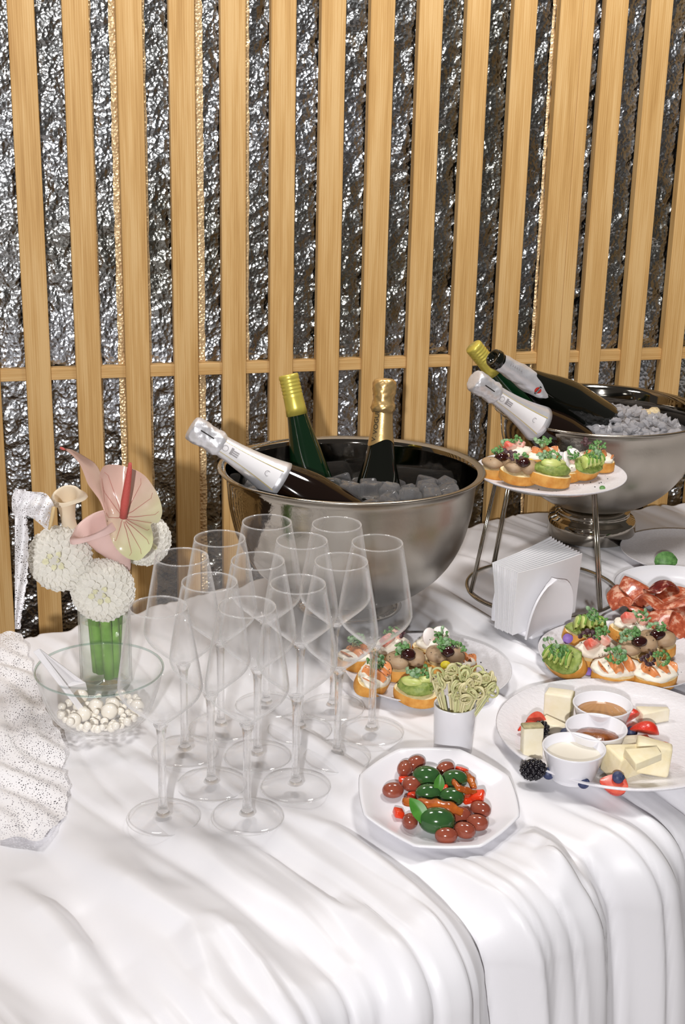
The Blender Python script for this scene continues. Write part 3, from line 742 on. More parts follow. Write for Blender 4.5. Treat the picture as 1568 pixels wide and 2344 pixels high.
# crushed ice heap in the pedestal bowl
m = MB(); r_ = np.random.RandomState(9)
m.lathe([(0, 0.08), (0.09, 0.085), (0.14, 0.125), (0.158, 0.165), (0.170, 0.205), (0.12, 0.220), (0.05, 0.226), (0, 0.228)], 48)
for k in range(520):
    a, rr = r_.uniform(0, 6.283), 0.150 * math.sqrt(r_.rand()); x, y = rr * math.cos(a), rr * math.sin(a)
    z = 0.224 + 0.016 * math.exp(-((x - 0.06) ** 2 + (y + 0.02) ** 2) / 0.004) - 0.012 * (rr / 0.15) ** 2 + r_.uniform(-.003, .006)
    s = r_.uniform(0.004, 0.011); R = Matrix.Rotation(r_.uniform(0, 6), 4, Vector(r_.normal(size=3)))
    v, f = ico(1); v = v * (1 + 0.35 * r_.uniform(-1, 1, (len(v), 1))); m.add(v * s * np.array((1, 0.8, 0.6)), f, Matrix.Translation((x, y, z)) @ R, flat=True)
o = m.build('crushed_ice', M['crushed']); o.location = (P_BOWL2.x, P_BOWL2.y, TZ); tag(o, 'heap of crushed ice filling the pedestal bowl', 'ice', kind='stuff')
M['cork'] = mat('pale_cork', (214, 196, 158), 0.8, col2=(180, 158, 118), nscale=200)
m = MB(); m.lathe([(0, 0), (0.010, 0), (0.0115, 0.003), (0.0115, 0.018), (0.0155, 0.024), (0.0155, 0.034), (0.012, 0.038), (0, 0.0385)], 24)
o = m.build('cork', M['cork']); p = at(1462, 950, 2.53); o.location = p; o.rotation_euler = (0.2, math.pi / 2, 0.2); tag(o, 'pale cork lying on the crushed ice in the pedestal bowl', 'cork')

# ------------------------------------------------------------------ wire stand and plates
stand = thing('plate_stand', 'chrome wire stand with two rings and paired legs holding a canapé plate up', 'stand', (P_RING.x, P_RING.y, TZ))
def ring(r, z, rad=0.0026, n=72): return [(r * math.cos(2 * math.pi * k / n), r * math.sin(2 * math.pi * k / n), z) for k in range(n)]
m = MB(); m.tube(ring(0.127, 0.0045), 0.0028, 8, closed=True); m.build('base_ring', M['wire'], stand)
m = MB(); m.tube(ring(0.094, 0.198), 0.0026, 8, closed=True); m.build('top_ring', M['wire'], stand)
for k, px in enumerate(((1103, 1362), (1137, 1303), (1356, 1398), (1376, 1322))):
    p = on(*px) - P_RING; a = math.atan2(p.y, p.x)
    for s in (-1, 1):
        da = s * 0.022; ta = a + s * 0.03; m = MB()
        m.tube([(0.127 * math.cos(a + da), 0.127 * math.sin(a + da), 0.006), (0.094 * math.cos(ta), 0.094 * math.sin(ta), 0.197)], 0.0021, 6); m.build('leg', M['wire'], stand)
def plate(name, label, p, r, rise, mt, rim=0.0, lip=0.004, cat='plate', M_=None, seg=96):
    t = MB()
    flat_r = r * 0.70
    top = [(0, 0.004), (flat_r, 0.004)] + [(flat_r + (r - flat_r) * q, 0.004 + rise * q ** 1.7) for q in (0.2, 0.4, 0.6, 0.8, 0.95)] + [(r, 0.0042 + rise)]
    bot = [(r + 0.0004, 0.003 + rise), (r - 0.002, 0.001 + rise)] + [(flat_r + (r - flat_r) * q, 0.0002 + rise * q ** 1.7) for q in (0.8, 0.6, 0.4, 0.2)] + [(flat_r, 0.0), (0, 0.0)]
    t.lathe(top + bot, seg); o = t.build(name, mt); o.location = p
    return tag(o, label, cat)
PZ1 = TZ + 0.2005
plate('plate', 'matt off-white round plate of canapés raised on the wire stand', (P_RING.x, P_RING.y, PZ1), 0.124, 0.006, M['stone'])
plate('plate', 'matt off-white round plate of canapés right behind the cup of picks', (P_PL2.x, P_PL2.y, TZ + 0.001), 0.121, 0.010, M['stone'])
plate('plate', 'matt off-white round plate of canapés behind the cheese platter, by the napkins', (P_PL3.x, P_PL3.y, TZ + 0.001), 0.123, 0.010, M['stone'])
plate('plate', 'flat grey-white round plate at the right edge, beside the pedestal bowl foot', (P_GR.x, P_GR.y, TZ + 0.001), 0.122, 0.008, M['stone'])

# ------------------------------------------------------------------ food materials
M['crust'] = mat('toasted_crust', (202, 134, 50), 0.65, col2=(220, 162, 78), nscale=90, bump=0.3, bscale=160)
M['crumb'] = mat('bread_crumb', (232, 206, 150), 0.8, col2=(240, 222, 180), nscale=150, bump=0.5, bscale=260)
M['avocado'] = mat('avocado_flesh', (170, 186, 92), 0.4, col2=(206, 210, 136), nscale=60, sss=0.05)
M['avo_edge'] = mat('avocado_rim', (104, 150, 52), 0.4, col2=(130, 168, 70), nscale=80)
M['mash'] = mat('green_avocado_mash', (112, 134, 56), 0.5, col2=(150, 164, 84), nscale=150, bump=0.4, bscale=300)
M['cream'] = mat('white_cream_cheese', (238, 230, 214), 0.45, bump=0.3, bscale=160)
M['crab'] = mat('crab_stick', (236, 196, 180), 0.4, col2=(222, 96, 78), nscale=45, lo=0.42, hi=0.62)
M['radish'] = mat('white_radish', (240, 228, 224), 0.4, col2=(246, 240, 236), nscale=60)
M['pate'] = mat('liver_pate', (158, 130, 100), 0.55, col2=(172, 146, 116), nscale=60)
M['jam'] = mat('dark_berry_jam', (44, 10, 12), 0.08, spec=0.7, coat=0.5)
M['salmon'] = mat('smoked_salmon', (206, 122, 66), 0.3, col2=(226, 152, 98), nscale=70, coat=0.3)
M['sprout'] = mat('micro_greens', (72, 116, 58), 0.5, col2=(104, 150, 84), nscale=200)
M['sproutpale'] = mat('pale_sprout_leaf', (134, 164, 124), 0.5)
M['stemgreen'] = mat('sprout_stem', (176, 184, 130), 0.5)
M['darkleaf'] = mat('dark_purple_leaf', (64, 40, 48), 0.5, col2=(86, 58, 60), nscale=160)
M['purple'] = mat('violet_petal', (134, 100, 176), 0.55)
M['yellow'] = mat('yellow_petal', (236, 214, 36), 0.5)
M['pepper'] = mat('black_crumbs', (34, 30, 30), 0.7)
M['roe'] = mat('orange_roe', (214, 122, 34), 0.12, coat=0.5)

# ------------------------------------------------------------------ canapés
def leaf(m, c, r, nrm, up, fold_=0.25, elong=1.25, n=10):
    """a small rounded leaf with a crease and thickness"""
    nrm = Vector(nrm).normalized(); x = Vector(up); x = (x - nrm * x.dot(nrm)); x = x.normalized() if x.length > 1e-5 else nrm.orthogonal().normalized(); y = nrm.cross(x)
    c = Vector(c); v = [c + nrm * 0.0, c - nrm * 0.0004]; f = []
    for s in (0, 1):
        for k in range(n):
            a = 2 * math.pi * k / n; u, w = math.cos(a) * r * elong, math.sin(a) * r
            v.append(c + x * (u + r * elong) + y * w + nrm * (abs(w) * fold_ - s * 0.0004 + u * u / r * 0.08))
    ctr = c + x * r * elong; v[0] = ctr; v[1] = ctr - nrm * 0.0004
    for k in range(n):
        k2 = (k + 1) % n
        f += [(0, 2 + k, 2 + k2), (1, 2 + n + k2, 2 + n + k), (2 + k, 2 + n + k, 2 + n + k2, 2 + k2)]
    return m.add([q[:] for q in v], f)
def sprig(parent, c, h, seed, n=5, mt='sprout', lr=0.0025, spread=1.0):
    r = random.Random(seed); st_ = MB(); lf = MB(); c = Vector(c)
    for k in range(n):
        a = r.uniform(0, 6.28); q = r.uniform(0.2, spread); L = h * r.uniform(0.6, 1.1)
        d = Vector((math.cos(a) * q, math.sin(a) * q, 1)).normalized(); e = c + d * L + Vector((0, 0, -0.12 * L * q)); mid = c + d * L * 0.5 + Vector((0, 0, 0.1 * L))
        st_.tube([c, mid, e], [0.0006, 0.0005, 0.0004], 5)
        for s in (-1, 1):
            side = Vector((-d.y, d.x, 0.15)).normalized() * s if abs(d.z) < 0.99 else Vector((s, 0, 0.1))
            leaf(lf, e, lr * r.uniform(0.75, 1.2), (r.uniform(-.5, .5), r.uniform(-1, 0), 0.8), side + Vector((r.uniform(-.4, .4), r.uniform(-.4, .4), r.uniform(-.2, .5))))
    s = st_.build('sprig', M['stemgreen'], parent); lf.build('leaves', M[mt], s, kind='stuff'); return s
def bread(parent, a=0.0315, b=0.0205, h=0.017, seed=0):
    m = MB(); n = 28; r_ = np.random.RandomState(seed); ph = r_.uniform(0, 6)
    def ringp(s, z): return [(a * s * (1 + 0.04 * math.sin(3 * t + ph)) * math.cos(t), b * s * (1 + 0.05 * math.sin(2 * t + ph)) * math.sin(t), z) for t in np.linspace(0, 2 * math.pi, n, endpoint=False)]
    P = np.array([ringp(0.90, 0.0), ringp(0.99, 0.002), ringp(1.0, h * 0.5), ringp(0.99, h - 0.0015), ringp(0.965, h)])
    m.grid(P, cv=True); m.build('crust', M['crust'], parent)
    m = MB(); v = [(0, 0, h + 0.0012)] + [q for q in ringp(0.66, h + 0.0010)] + ringp(0.965, h); f = [(0, 1 + k, 1 + (k + 1) % n) for k in range(n)] + [(1 + k, 1 + n + k, 1 + n + (k + 1) % n, 1 + (k + 1) % n) for k in range(n)]
    v += [(0, 0, 0)] + ringp(0.90, 0.0); b0 = 1 + 2 * n; f += [(b0, b0 + 1 + (k + 1) % n, b0 + 1 + k) for k in range(n)]
    m.add(v, f); m.build('crumb', M['crumb'], parent); return h
def avo_slice(parent, c, L, yaw, tilt, k=0):
    m = MB(); n = 10; P = []
    for i in range(n):
        q = i / (n - 1); a = (q - 0.5) * 1.9; w = 0.0075 * math.sin(math.pi * (0.10 + 0.80 * q)) + 0.001
        cx, cz = L * 0.5 * math.sin(a), L * 0.42 * math.cos(a) - L * 0.32
        P.append([(cx, -w * 0.35, cz - w), (cx, w * 0.35, cz - w), (cx * 1.05, w * 0.42, cz + w * 0.6), (cx * 1.06, 0, cz + w), (cx * 1.05, -w * 0.42, cz + w * 0.6)])
    Mx = T(*c) @ RotM(yaw, tilt)
    m.grid(P, cv=True, M=Mx)
    for i, fl in ((0, 0), (n - 1, 1)):
        b_ = i * 5; q = tuple(range(b_, b_ + 5)); m.f.append(q if fl else q[::-1]); m.flat.append(False)
    o = m.build('avocado_slice', M['avocado'], parent)
    e = MB(); e.tube([Mx @ Vector(P[i][3]) for i in range(1, n - 1)], [0.0016] * (n - 2), 6); e.build('green_rim', M['avo_edge'], o); return o
def chunk(parent, name, mtl, c, d, rot, seed, amp=0.12):
    m = MB(); bx = MB(); bx.rbox((0, 0, 0), d, min(d) * 0.22, n=2); v = bx.v[0] * (1 + amp * wob(bx.v[0] * 160, seed))[:, None]
    m.add(v, bx.f, T(*c) @ RotM(*rot)); return m.build(name, mtl, parent)
def rag(parent, name, mtl, c, rx, ry, h, seed, folds=3, th=0.0016):
    """a folded, draped slice"""
    n1, n2 = 16, 12; P = np.zeros((n1, n2, 3)); r = random.Random(seed); ph = r.uniform(0, 6)
    for i in range(n1):
        for j in range(n2):
            u, v = i / (n1 - 1) * 2 - 1, j / (n2 - 1) * 2 - 1; k = math.sqrt(max(0.0, 1 - 0.45 * v * v)); k2 = math.sqrt(max(0, 1 - 0.45 * u * u))
            P[i, j] = (u * rx * k, v * ry * k2, h * (0.45 + 0.4 * math.sin(u * folds * 1.6 + ph + 0.7 * v)) - (u * u + v * v) * h * 0.35)
    Q = P.copy(); Q[..., 2] -= th
    m = MB(); m.grid(P); m.grid(Q[::-1])
    e = [P[:, 0], P[-1, :], P[::-1, -1], P[0, ::-1]]; e2 = [Q[:, 0], Q[-1, :], Q[::-1, -1], Q[0, ::-1]]
    for a, b in zip(e, e2): m.grid(np.stack([a, b]))
    o = m.build(name, mtl, parent); o.location = c; return o
def canape(label, px, py, zp, kind, yaw=0.0, tilt=0.0, seed=1, s=1.0, lean=0.0, greens=True):
    p = on(px, py, zp + 0.008)
    t = thing('canape', label, 'canapé', (p.x, p.y, zp), None); t.rotation_euler = (tilt, lean, yaw); t.scale = (s, s, s)
    r = random.Random(seed)
    if not tilt: tilt, lean = r.uniform(-.05, .24), r.uniform(-.16, .16); t.rotation_euler = (tilt, lean, yaw)
    if tilt or lean: t.location.z += abs(math.sin(tilt)) * 0.020 * s + abs(math.sin(lean)) * 0.030 * s
    h = bread(t, seed=seed) + 0.001
    if kind == 'avocado':
        m = MB(); m.blob((0, 0, h + 0.002), (0.029, 0.019, 0.0055), 3, 0.22, 3.5, seed); m.build('mash', M['mash'], t)
        for k in range(5): avo_slice(t, (-0.017 + 0.0085 * k, 0.001 * (k % 2), h + 0.010), 0.030, math.pi / 2 + 0.15 * (k - 2), 0.25, k)
    elif kind == 'mash':
        m = MB(); m.blob((0, 0, h + 0.006), (0.026, 0.017, 0.011), 3, 0.22, 3.0, seed); m.build('mash', M['mash'], t)
        m = MB(); m.blob((-0.006, -0.004, h + 0.015), (0.015, 0.010, 0.007), 3, 0.15, 3.0, seed + 3); m.build('avocado_chunk', M['avocado'], t)
        chunk(t, 'avocado_chunk', M['avocado'], (0.010, 0.003, h + 0.015), (0.016, 0.010, 0.009), (0.6, 0.2, 0.1), seed + 5, 0.2)
    elif kind == 'crab':
        m = MB(); m.blob((0, 0, h + 0.005), (0.027, 0.017, 0.009), 3, 0.22, 3.5, seed); m.build('cream', M['cream'], t)
        chunk(t, 'crab_chunk', M['crab'], (-0.008, -0.003, h + 0.018), (0.020, 0.014, 0.014), (0.4, 0.5, 0.2), seed); chunk(t, 'crab_chunk', M['crab'], (0.011, 0.004, h + 0.017), (0.018, 0.013, 0.012), (-0.5, -0.3, 0.4), seed + 2)
    elif kind == 'radish':
        m = MB(); m.blob((0, 0, h + 0.005), (0.027, 0.017, 0.009), 3, 0.22, 3.5, seed); m.build('cream', M['cream'], t)
        for k, (x, y, q) in enumerate(((-0.008, -0.004, 0.5), (0.010, 0.002, -0.2))):
            m = MB(); m.lathe([(0, -0.002), (0.013, -0.002), (0.014, 0), (0.013, 0.002), (0, 0.002)], 20, M=T(x, y, h + 0.018) @ RotM(0, 1.0, q)); m.build('radish_slice', M['radish'], t)
        chunk(t, 'crab_chunk', M['crab'], (0.004, -0.006, h + 0.012), (0.013, 0.009, 0.008), (0.4, 0.5, 0.2), seed)
    elif kind == 'pate':
        m = MB(); m.blob((-0.010, 0, h + 0.007), (0.017, 0.019, 0.009), 3, 0.12, 2.5, seed); m.build('pate_slice', M['pate'], t)
        m = MB(); m.blob((0.014, 0.001, h + 0.008), (0.016, 0.018, 0.010), 3, 0.12, 2.5, seed + 1); m.build('pate_slice', M['pate'], t)
        m = MB(); m.blob((0.003, -0.004, h + 0.017), (0.011, 0.010, 0.008), 3, 0.15, 2.5, seed + 2); m.build('jam', M['jam'], t)
    elif kind == 'salmon':
        m = MB(); m.blob((0, 0, h + 0.003), (0.031, 0.021, 0.006), 3, 0.22, 3.5, seed); m.build('cream', M['cream'], t)
        rag(t, 'salmon_slice', M['salmon'], (-0.006, -0.001, h + 0.007), 0.020, 0.017, 0.010, seed); rag(t, 'salmon_slice', M['salmon'], (0.012, 0.001, h + 0.006), 0.017, 0.015, 0.012, seed + 4)
    if greens:
        sprig(t, (r.uniform(-.008, .008), r.uniform(-.002, .008), h + 0.010), 0.021, seed * 3, 9)
        sprig(t, (r.uniform(-.014, .014), 0.004, h + 0.011), 0.017, seed * 3 + 1, 6, 'darkleaf' if seed % 3 == 0 else 'sproutpale', 0.0030)
    m = MB()
    for k in range(10): m.blob((r.uniform(-.024, .024), r.uniform(-.014, .014), h + r.uniform(0.010, 0.018)), (0.0008,) * 3, 1)
    m.build('black_crumbs', M['pepper'], t, kind='stuff')
    return t
Z1, Z2, Z3 = PZ1 + 0.0042, TZ + 0.0052, TZ + 0.0052
canape('pâté canapé with dark jam at the left end of the raised plate', 1140, 1082, Z1, 'pate', 0.3, seed=3)
canape('crab and cream canapé behind the pâté on the raised plate', 1180, 1060, Z1, 'crab', 0.2, seed=4)
canape('golden canapé with jam and yellow petals at the front left of the raised plate', 1186, 1098, Z1, 'pate', -0.1, seed=6)
canape('salmon canapé with tall sprouts at the back of the raised plate', 1240, 1060, Z1, 'salmon', 0.1, seed=7)
canape('mashed avocado canapé at the front of the raised plate', 1258, 1105, Z1, 'mash', 0.15, seed=8, s=1.08)
canape('cream and crab canapé half hidden in the middle of the raised plate', 1297, 1088, Z1, 'radish', 0.6, seed=10)
canape('avocado slice canapé tipped on its side at the right of the raised plate', 1334, 1085, Z1, 'avocado', 0.7, tilt=0.55, seed=11)
canape('salmon canapé at the far right of the raised plate', 1362, 1066, Z1, 'salmon', -0.5, seed=12)
canape('salmon canapé with round green leaves at the front left of the middle plate', 846, 1572, Z2, 'salmon', 1.0, tilt=0.4, seed=13, s=1.05)
canape('salmon canapé behind the wine glass stem on the middle plate', 815, 1520, Z2, 'salmon', 0.5, seed=14)
canape('crab canapé at the back left of the middle plate', 896, 1504, Z2, 'crab', 0.4, seed=15)
canape('brown pâté canapé with glossy dark jam in the centre of the middle plate', 925, 1538, Z2, 'pate', 0.3, seed=16, s=1.05)
canape('white radish canapé at the back of the middle plate', 985, 1500, Z2, 'radish', 0.2, seed=17)
canape('pâté canapé with yellow petals at the right of the middle plate', 1012, 1530, Z2, 'pate', 0.0, seed=19)
canape('mashed avocado canapé in front of the pâté on the middle plate', 952, 1598, Z2, 'mash', -0.35, seed=20, s=1.0)
canape('sprout-covered canapé behind the bamboo picks', 1048, 1530, Z2, 'salmon', 0.3, seed=21, s=0.9)
canape('avocado slice canapé standing on edge at the front left of the right plate', 1300, 1535, Z3, 'avocado', -0.9, tilt=0.75, seed=22, s=1.1)
canape('fanned avocado canapé at the back left of the right plate', 1332, 1468, Z3, 'avocado', 0.2, seed=23, s=1.1)
canape('crab and cream canapé beside the two avocado ones on the right plate', 1358, 1512, Z3, 'crab', 0.15, tilt=0.3, seed=24, s=1.08)
canape('crab canapé at the back of the right plate under the salami dish', 1440, 1462, Z3, 'crab', -0.2, seed=25, s=1.05)
canape('pâté canapé with shiny dark jam in the middle of the right plate', 1455, 1512, Z3, 'pate', 0.1, seed=26, s=1.08)
sal_ = canape('cream cheese and salmon canapé with one orange roe at the front of the right plate', 1407, 1552, Z3, 'salmon', 0.1, tilt=0.25, seed=28, s=1.1)
m = MB(); m.blob((0.016, -0.010, 0.026), (0.0036,) * 3, 2); m.build('roe', M['roe'], sal_)
canape('pâté canapé at the far right edge of the right plate', 1500, 1490, Z3, 'pate', -0.3, seed=29)
canape('salmon canapé at the front right edge of the right plate', 1497, 1560, Z3, 'salmon', 0.3, tilt=0.2, seed=30, s=1.05)
def petal(name, label, px, py, z, mtl, r, cat='petal', nrm=(0, -0.6, 0.8), up=(1, 0, 0.3), grp=None):
    m = MB(); leaf(m, (0, 0, 0), r, nrm, up, 0.35, 1.2, 14); o = m.build(name, mtl); o.location = on(px, py, z); return tag(o, label, cat, grp)
petal('violet_petal', 'violet flower petal stuck between the two avocado canapés', 1294, 1474, Z3 + 0.032, M['purple'], 0.0075, up=(0.3, 0, 1))
petal('violet_petal', 'violet flower petal lying on the right plate before the crab canapé', 1336, 1540, Z3 + 0.003, M['purple'], 0.0065)
petal('yellow_petal', 'yellow flower petal on the pâté beside the bamboo picks', 1008, 1524, Z2 + 0.036, M['yellow'], 0.0062, up=(1, 0, 0.2))
petal('yellow_petal', 'yellow flower petal on the raised plate', 1206, 1058, Z1 + 0.022, M['yellow'], 0.005)
petal('lettuce_leaf', 'loose green leaf at the left rim of the right plate', 1241, 1512, Z3 + 0.003, M['sprout'], 0.008, 'leaf')
petal('basil_leaf', 'large green leaf on the flat plate at the right edge', 1500, 1297, TZ + 0.012, M['sprout'], 0.018, 'leaf', up=(1, 0, 0.9))
petal('cress_leaf', 'tiny cress leaf lying on the flat plate at the right edge', 1484, 1302, TZ + 0.008, M['sprout'], 0.0042, 'leaf')
petal('cress_leaf', 'tiny cress leaf lying at the front of the right plate', 1470, 1577, Z3 + 0.003, M['sprout'], 0.0042, 'leaf')
petal('cress_leaf', 'tiny cress leaf lying at the right front of the raised plate', 1372, 1118, Z1 + 0.003, M['sprout'], 0.004, 'leaf')
m = MB(); r = random.Random(4)
for zc, (cx, cyy), R_ in ((Z1, (P_RING.x, P_RING.y), 0.095), (Z2, (P_PL2.x, P_PL2.y), 0.09), (Z3, (P_PL3.x, P_PL3.y), 0.095)):
    for k in range(60):
        a, q = r.uniform(0, 6.28), R_ * math.sqrt(r.random()); s = r.uniform(0.0005, 0.0013)
        m.blob((cx + q * math.cos(a), cyy + q * math.sin(a), zc + s * 0.5), (s, s, s * 0.7), 1)
tag(m.build('black_crumbs', M['pepper']), 'black crumbs scattered over the canapé plates', 'crumbs', kind='stuff')

# ------------------------------------------------------------------ napkins in their holder
pC, pT, pW = on(1176, 1466), on(1112, 1450), on(1330, 1408)
wd = (pW - pC).normalized(); th = wd.cross(Vector((0, 0, 1))) * -1
yawN = math.atan2(wd.y, wd.x)
nh = thing('napkin_holder', 'white china napkin holder with a rounded front leaf', 'napkin holder', (pC.x, pC.y, TZ + 0.001), (0, 0, yawN))
def leafplate(y, lean, w=0.052, h=0.088):
    n1, n2 = 14, 18; P = np.zeros((2, n1, n2, 3))
    for s in (0, 1):
        for i in range(n1):
            for j in range(n2):
                v = i / (n1 - 1); u = j / (n2 - 1) * 2 - 1; ww = w * math.sqrt(max(0.0, 1 - (max(0, v) ** 2.6))) * (1 - 0.0 * v)
                P[s, i, j] = (0.056 + u * ww + 0.004 * v, y + lean * v + (0.004 if s else 0) + 0.010 * u * u * -1 * (1 if lean < 0 else -1), v * h + 0.006)
    return P
for y, lean, nm in ((-0.012, -0.008, 'front_leaf'), (0.052, 0.006, 'back_leaf')):
    P = leafplate(y, lean, 0.052 if y < 0 else 0.036, 0.088 if y < 0 else 0.07); m = MB(); m.grid(P[0]); m.grid(P[1][::-1])
    for a, b in ((P[0][:, 0], P[1][:, 0]), (P[0][-1], P[1][-1]), (P[0][::-1, -1], P[1][::-1, -1]), (P[0][0, ::-1], P[1][0, ::-1])): m.grid(np.stack([a, b]))
    m.build(nm, M['china'], nh)
m = MB(); m.rbox((0.066, 0.020, 0.0035), (0.092, 0.078, 0.007), 0.003); m.build('base', M['china'], nh)
M['napkin'] = mat('white_paper_napkin', (238, 237, 239), 0.75, bump=0.15, bscale=60)
nap = None
for k in range(12):
    m = MB(); fan = (k - 2) / 11; W_, H_ = 0.150, 0.104
    n1, n2 = 8, 10; P = np.zeros((2, n1, n2, 3))
    for s in (0, 1):
        for i in range(n1):
            for j in range(n2):
                u, v = i / (n1 - 1), j / (n2 - 1)
                P[s, i, j] = (-0.002 + u * W_ + 0.0008 * (k % 3), 0.0015 + k * 0.0034 + (0.0016 if s else 0) + v * v * fan * 0.016 - 0.004 * math.sin(u * 3.1) * v + (0.012 * fan) * u * v, 0.0075 + v * (H_ + 0.010 * fan * u))
    m.grid(P[0]); m.grid(P[1][::-1])
    for a, b in ((P[0][:, 0], P[1][:, 0]), (P[0][-1], P[1][-1]), (P[0][::-1, -1], P[1][::-1, -1]), (P[0][0, ::-1], P[1][0, ::-1])): m.grid(np.stack([a, b]))
    o = m.build('napkin', M['napkin']); o.location = nh.location; o.rotation_euler = nh.rotation_euler
    tag(o, 'folded white paper napkin standing in the china napkin holder', 'napkin', 'napkins in the holder')

# ------------------------------------------------------------------ cup of knotted bamboo picks
cup = MB(); cup.lathe([(0, 0.0005), (0.0235, 0.0005), (0.0248, 0.003), (0.0272, 0.066), (0.0270, 0.0685), (0.0258, 0.0685), (0.0252, 0.066), (0.0228, 0.006), (0, 0.005)], 48)
cp = cup.build('pick_cup', M['china']); cp.location = (P_CUP.x, P_CUP.y, TZ + 0.001); tag(cp, 'plain white china cup holding knotted bamboo picks', 'cup')
M['bamboo'] = mat('pale_bamboo', (204, 198, 146), 0.55, col2=(226, 216, 176), nscale=70)
M['bamboo2'] = mat('green_bamboo', (184, 188, 130), 0.55, col2=(212, 208, 160), nscale=70)
r = random.Random(12); picks = []
for k in range(44):
    if k < 6:
        t = thing('bamboo_pick', None, None); m = MB(); m.tube([(0, 0, 0), (0, 0, 0.085)], [0.0009, 0.0014], 6); mt = M['bamboo2' if k % 2 else 'bamboo']; m.build('stick', mt, t)
        m = MB(); R_ = 0.0074; q = []
        for i in range(30):
            a = i / 29 * 2 * math.pi * 1.75; q.append((R_ * math.cos(a - math.pi / 2) * (1 - 0.10 * math.sin(a * .5)), 0.0026 * math.sin(a * 0.8 + k), 0.0918 + R_ * math.sin(a - math.pi / 2) * 1.05))
        q.append((0.008, 0.001, 0.084 + 0.002 * k)); q.append((0.013, 0.002, 0.081 + 0.003 * k)); m.tube(q, 0.00125, 6); m.build('knot', mt, t)
        picks.append(t)
    else: t = copy_tree(picks[k % 6])
    a = r.uniform(0, 6.28); q = math.sqrt(r.random()); d = Vector((math.cos(a) * q * 0.46 + 0.12, math.sin(a) * q * 0.40, 1)).normalized()
    b = Vector((P_CUP.x, P_CUP.y, TZ + 0.0065)) + Vector((-math.cos(a) * 0.006, -math.sin(a) * 0.006, 0)) + Vector((math.cos(a), math.sin(a), 0)) * 0.006 * q
    t.location = b; t.rotation_mode = 'QUATERNION'; t.rotation_quaternion = axis_quat(d, r.uniform(0, 6.28)); L_ = r.uniform(0.95, 1.16); t.scale = (1, 1, L_)
    tag(t, 'bamboo cocktail pick with a knotted loop at its top in the white cup', 'cocktail pick', 'bamboo picks in the cup')

# ------------------------------------------------------------------ dish of olives
OC = Vector((P_OL.x, P_OL.y, TZ + 0.0015))
def onD(px, py, h):
    """point at height h over the tipped floor of the olive dish that the photograph shows at a pixel"""
    z = TZ + h
    for _ in range(4):
        p = on(px, py, z); z = TZ + h + math.tan(OTILT) * (p.y - P_OL.y)
    return p
def octo(t, r, z):
    k = min(1.0, max(0.0, (r - 0.055) / 0.035)); a = (t - 0.47) % (math.pi / 4) - math.pi / 8
    return r * (1 + k * (math.cos(math.pi / 8) / math.cos(a) * 1.045 - 1) * 0.65)
pr = [(0, 0.0005), (0.058, 0.0005), (0.062, 0.0020), (0.068, 0.0030), (0.076, 0.0060), (0.086, 0.0110), (0.0950, 0.0160), (0.0968, 0.0174), (0.0955, 0.0186), (0.0915, 0.0176), (0.084, 0.0138), (0.075, 0.0092), (0.066, 0.0064), (0.056, 0.0054), (0, 0.0052)]
m = MB(); m.lathe(pr, 96, shape=octo); o = m.build('olive_dish', M['china']); o.location = OC; o.rotation_euler = (OTILT, math.radians(2.0), 0)
tag(o, 'white china dish with an eight-sided rim, holding olives', 'dish')
M['olive_red'] = mat('red_brown_olive', (132, 62, 48), 0.16, col2=(152, 80, 60), nscale=50, coat=0.35)
M['olive_green'] = mat('dark_green_olive', (42, 80, 42), 0.14, col2=(56, 94, 48), nscale=40, coat=0.35)
M['pepper_red'] = mat('red_pepper', (226, 62, 28), 0.2, coat=0.4)
M['tomato'] = mat('dried_tomato', (158, 72, 22), 0.25, col2=(188, 100, 36), nscale=60, coat=0.4)
M['basil'] = mat('basil_leaf', (64, 124, 40), 0.4, col2=(84, 146, 56), nscale=60)
def C2(x, y): return 760 + x / 3.409, 1380 + y / 3.409
def olive(px, py, z, big, yaw, grp, label, pit=None, s=1.0):
    a, b = (0.0180, 0.0134) if big else (0.0130, 0.0097); a *= s; b *= s
    m = MB(); prf = [(0, -a)] + [(b * math.sin(q) ** 0.9, -a * math.cos(q)) for q in np.linspace(0.18, 3.0, 14)] + [(0, a * 0.985)]
    m.lathe(prf, 20); o = thing('olive', label, 'olive', onD(px, py, z - TZ), None, grp)
    o.rotation_euler = (0.0, math.pi / 2, yaw) if pit is None else pit
    m.build('flesh', M['olive_green' if big else 'olive_red'], o)
    k = MB(); k.lathe([(0.0022, a * 0.975), (0.0016, a * 0.985), (0, a * 0.96)], 12); k.build('stem_scar', M['ink'], o)
    return o
L_RED = ['red olive at the back left of the dish, leftmost of the top two', 'red olive at the very back of the dish', 'red olive at the back right beside the second green olive', 'red olive just left of the big back green olive', 'red olive lying alone at the far left of the dish',
         'red olive with its hole facing front, at the front left', 'red olive tucked under the end of the long tomato strip', 'red olive at the right, below the red pepper piece', 'red olive at the front right, second from the right rim', 'red olive at the front, right of the lowest one', 'red olive lowest in the dish, in front of the big green olive']
for k, (x, y, z, yaw) in enumerate(((570, 1290, .018, 1.2), (655, 1252, .018, 0.6), (885, 1297, .018, 0.7), (625, 1412, .018, 0.2), (475, 1462, .017, 0.1), (608, 1705, .016, 0.9), (1000, 1655, .016, -0.3), (1160, 1610, .019, -0.6), (1135, 1715, .018, -0.3), (1035, 1775, .017, -0.4), (890, 1815, .016, 0.0))):
    px = C2(x, y); olive(px[0], px[1], TZ + z, False, yaw, 'red olives in the dish', L_RED[k], pit=(1.15, 0, -0.1) if k == 5 else None)
L_GR = ['big green olive at the back of the heap, left of the basil leaf', 'green olive at the back right under the tomato strips', 'green olive in the middle, half behind the long tomato strip', 'green olive right of the middle, behind the end of the long tomato strip', 'largest green olive at the front of the heap']
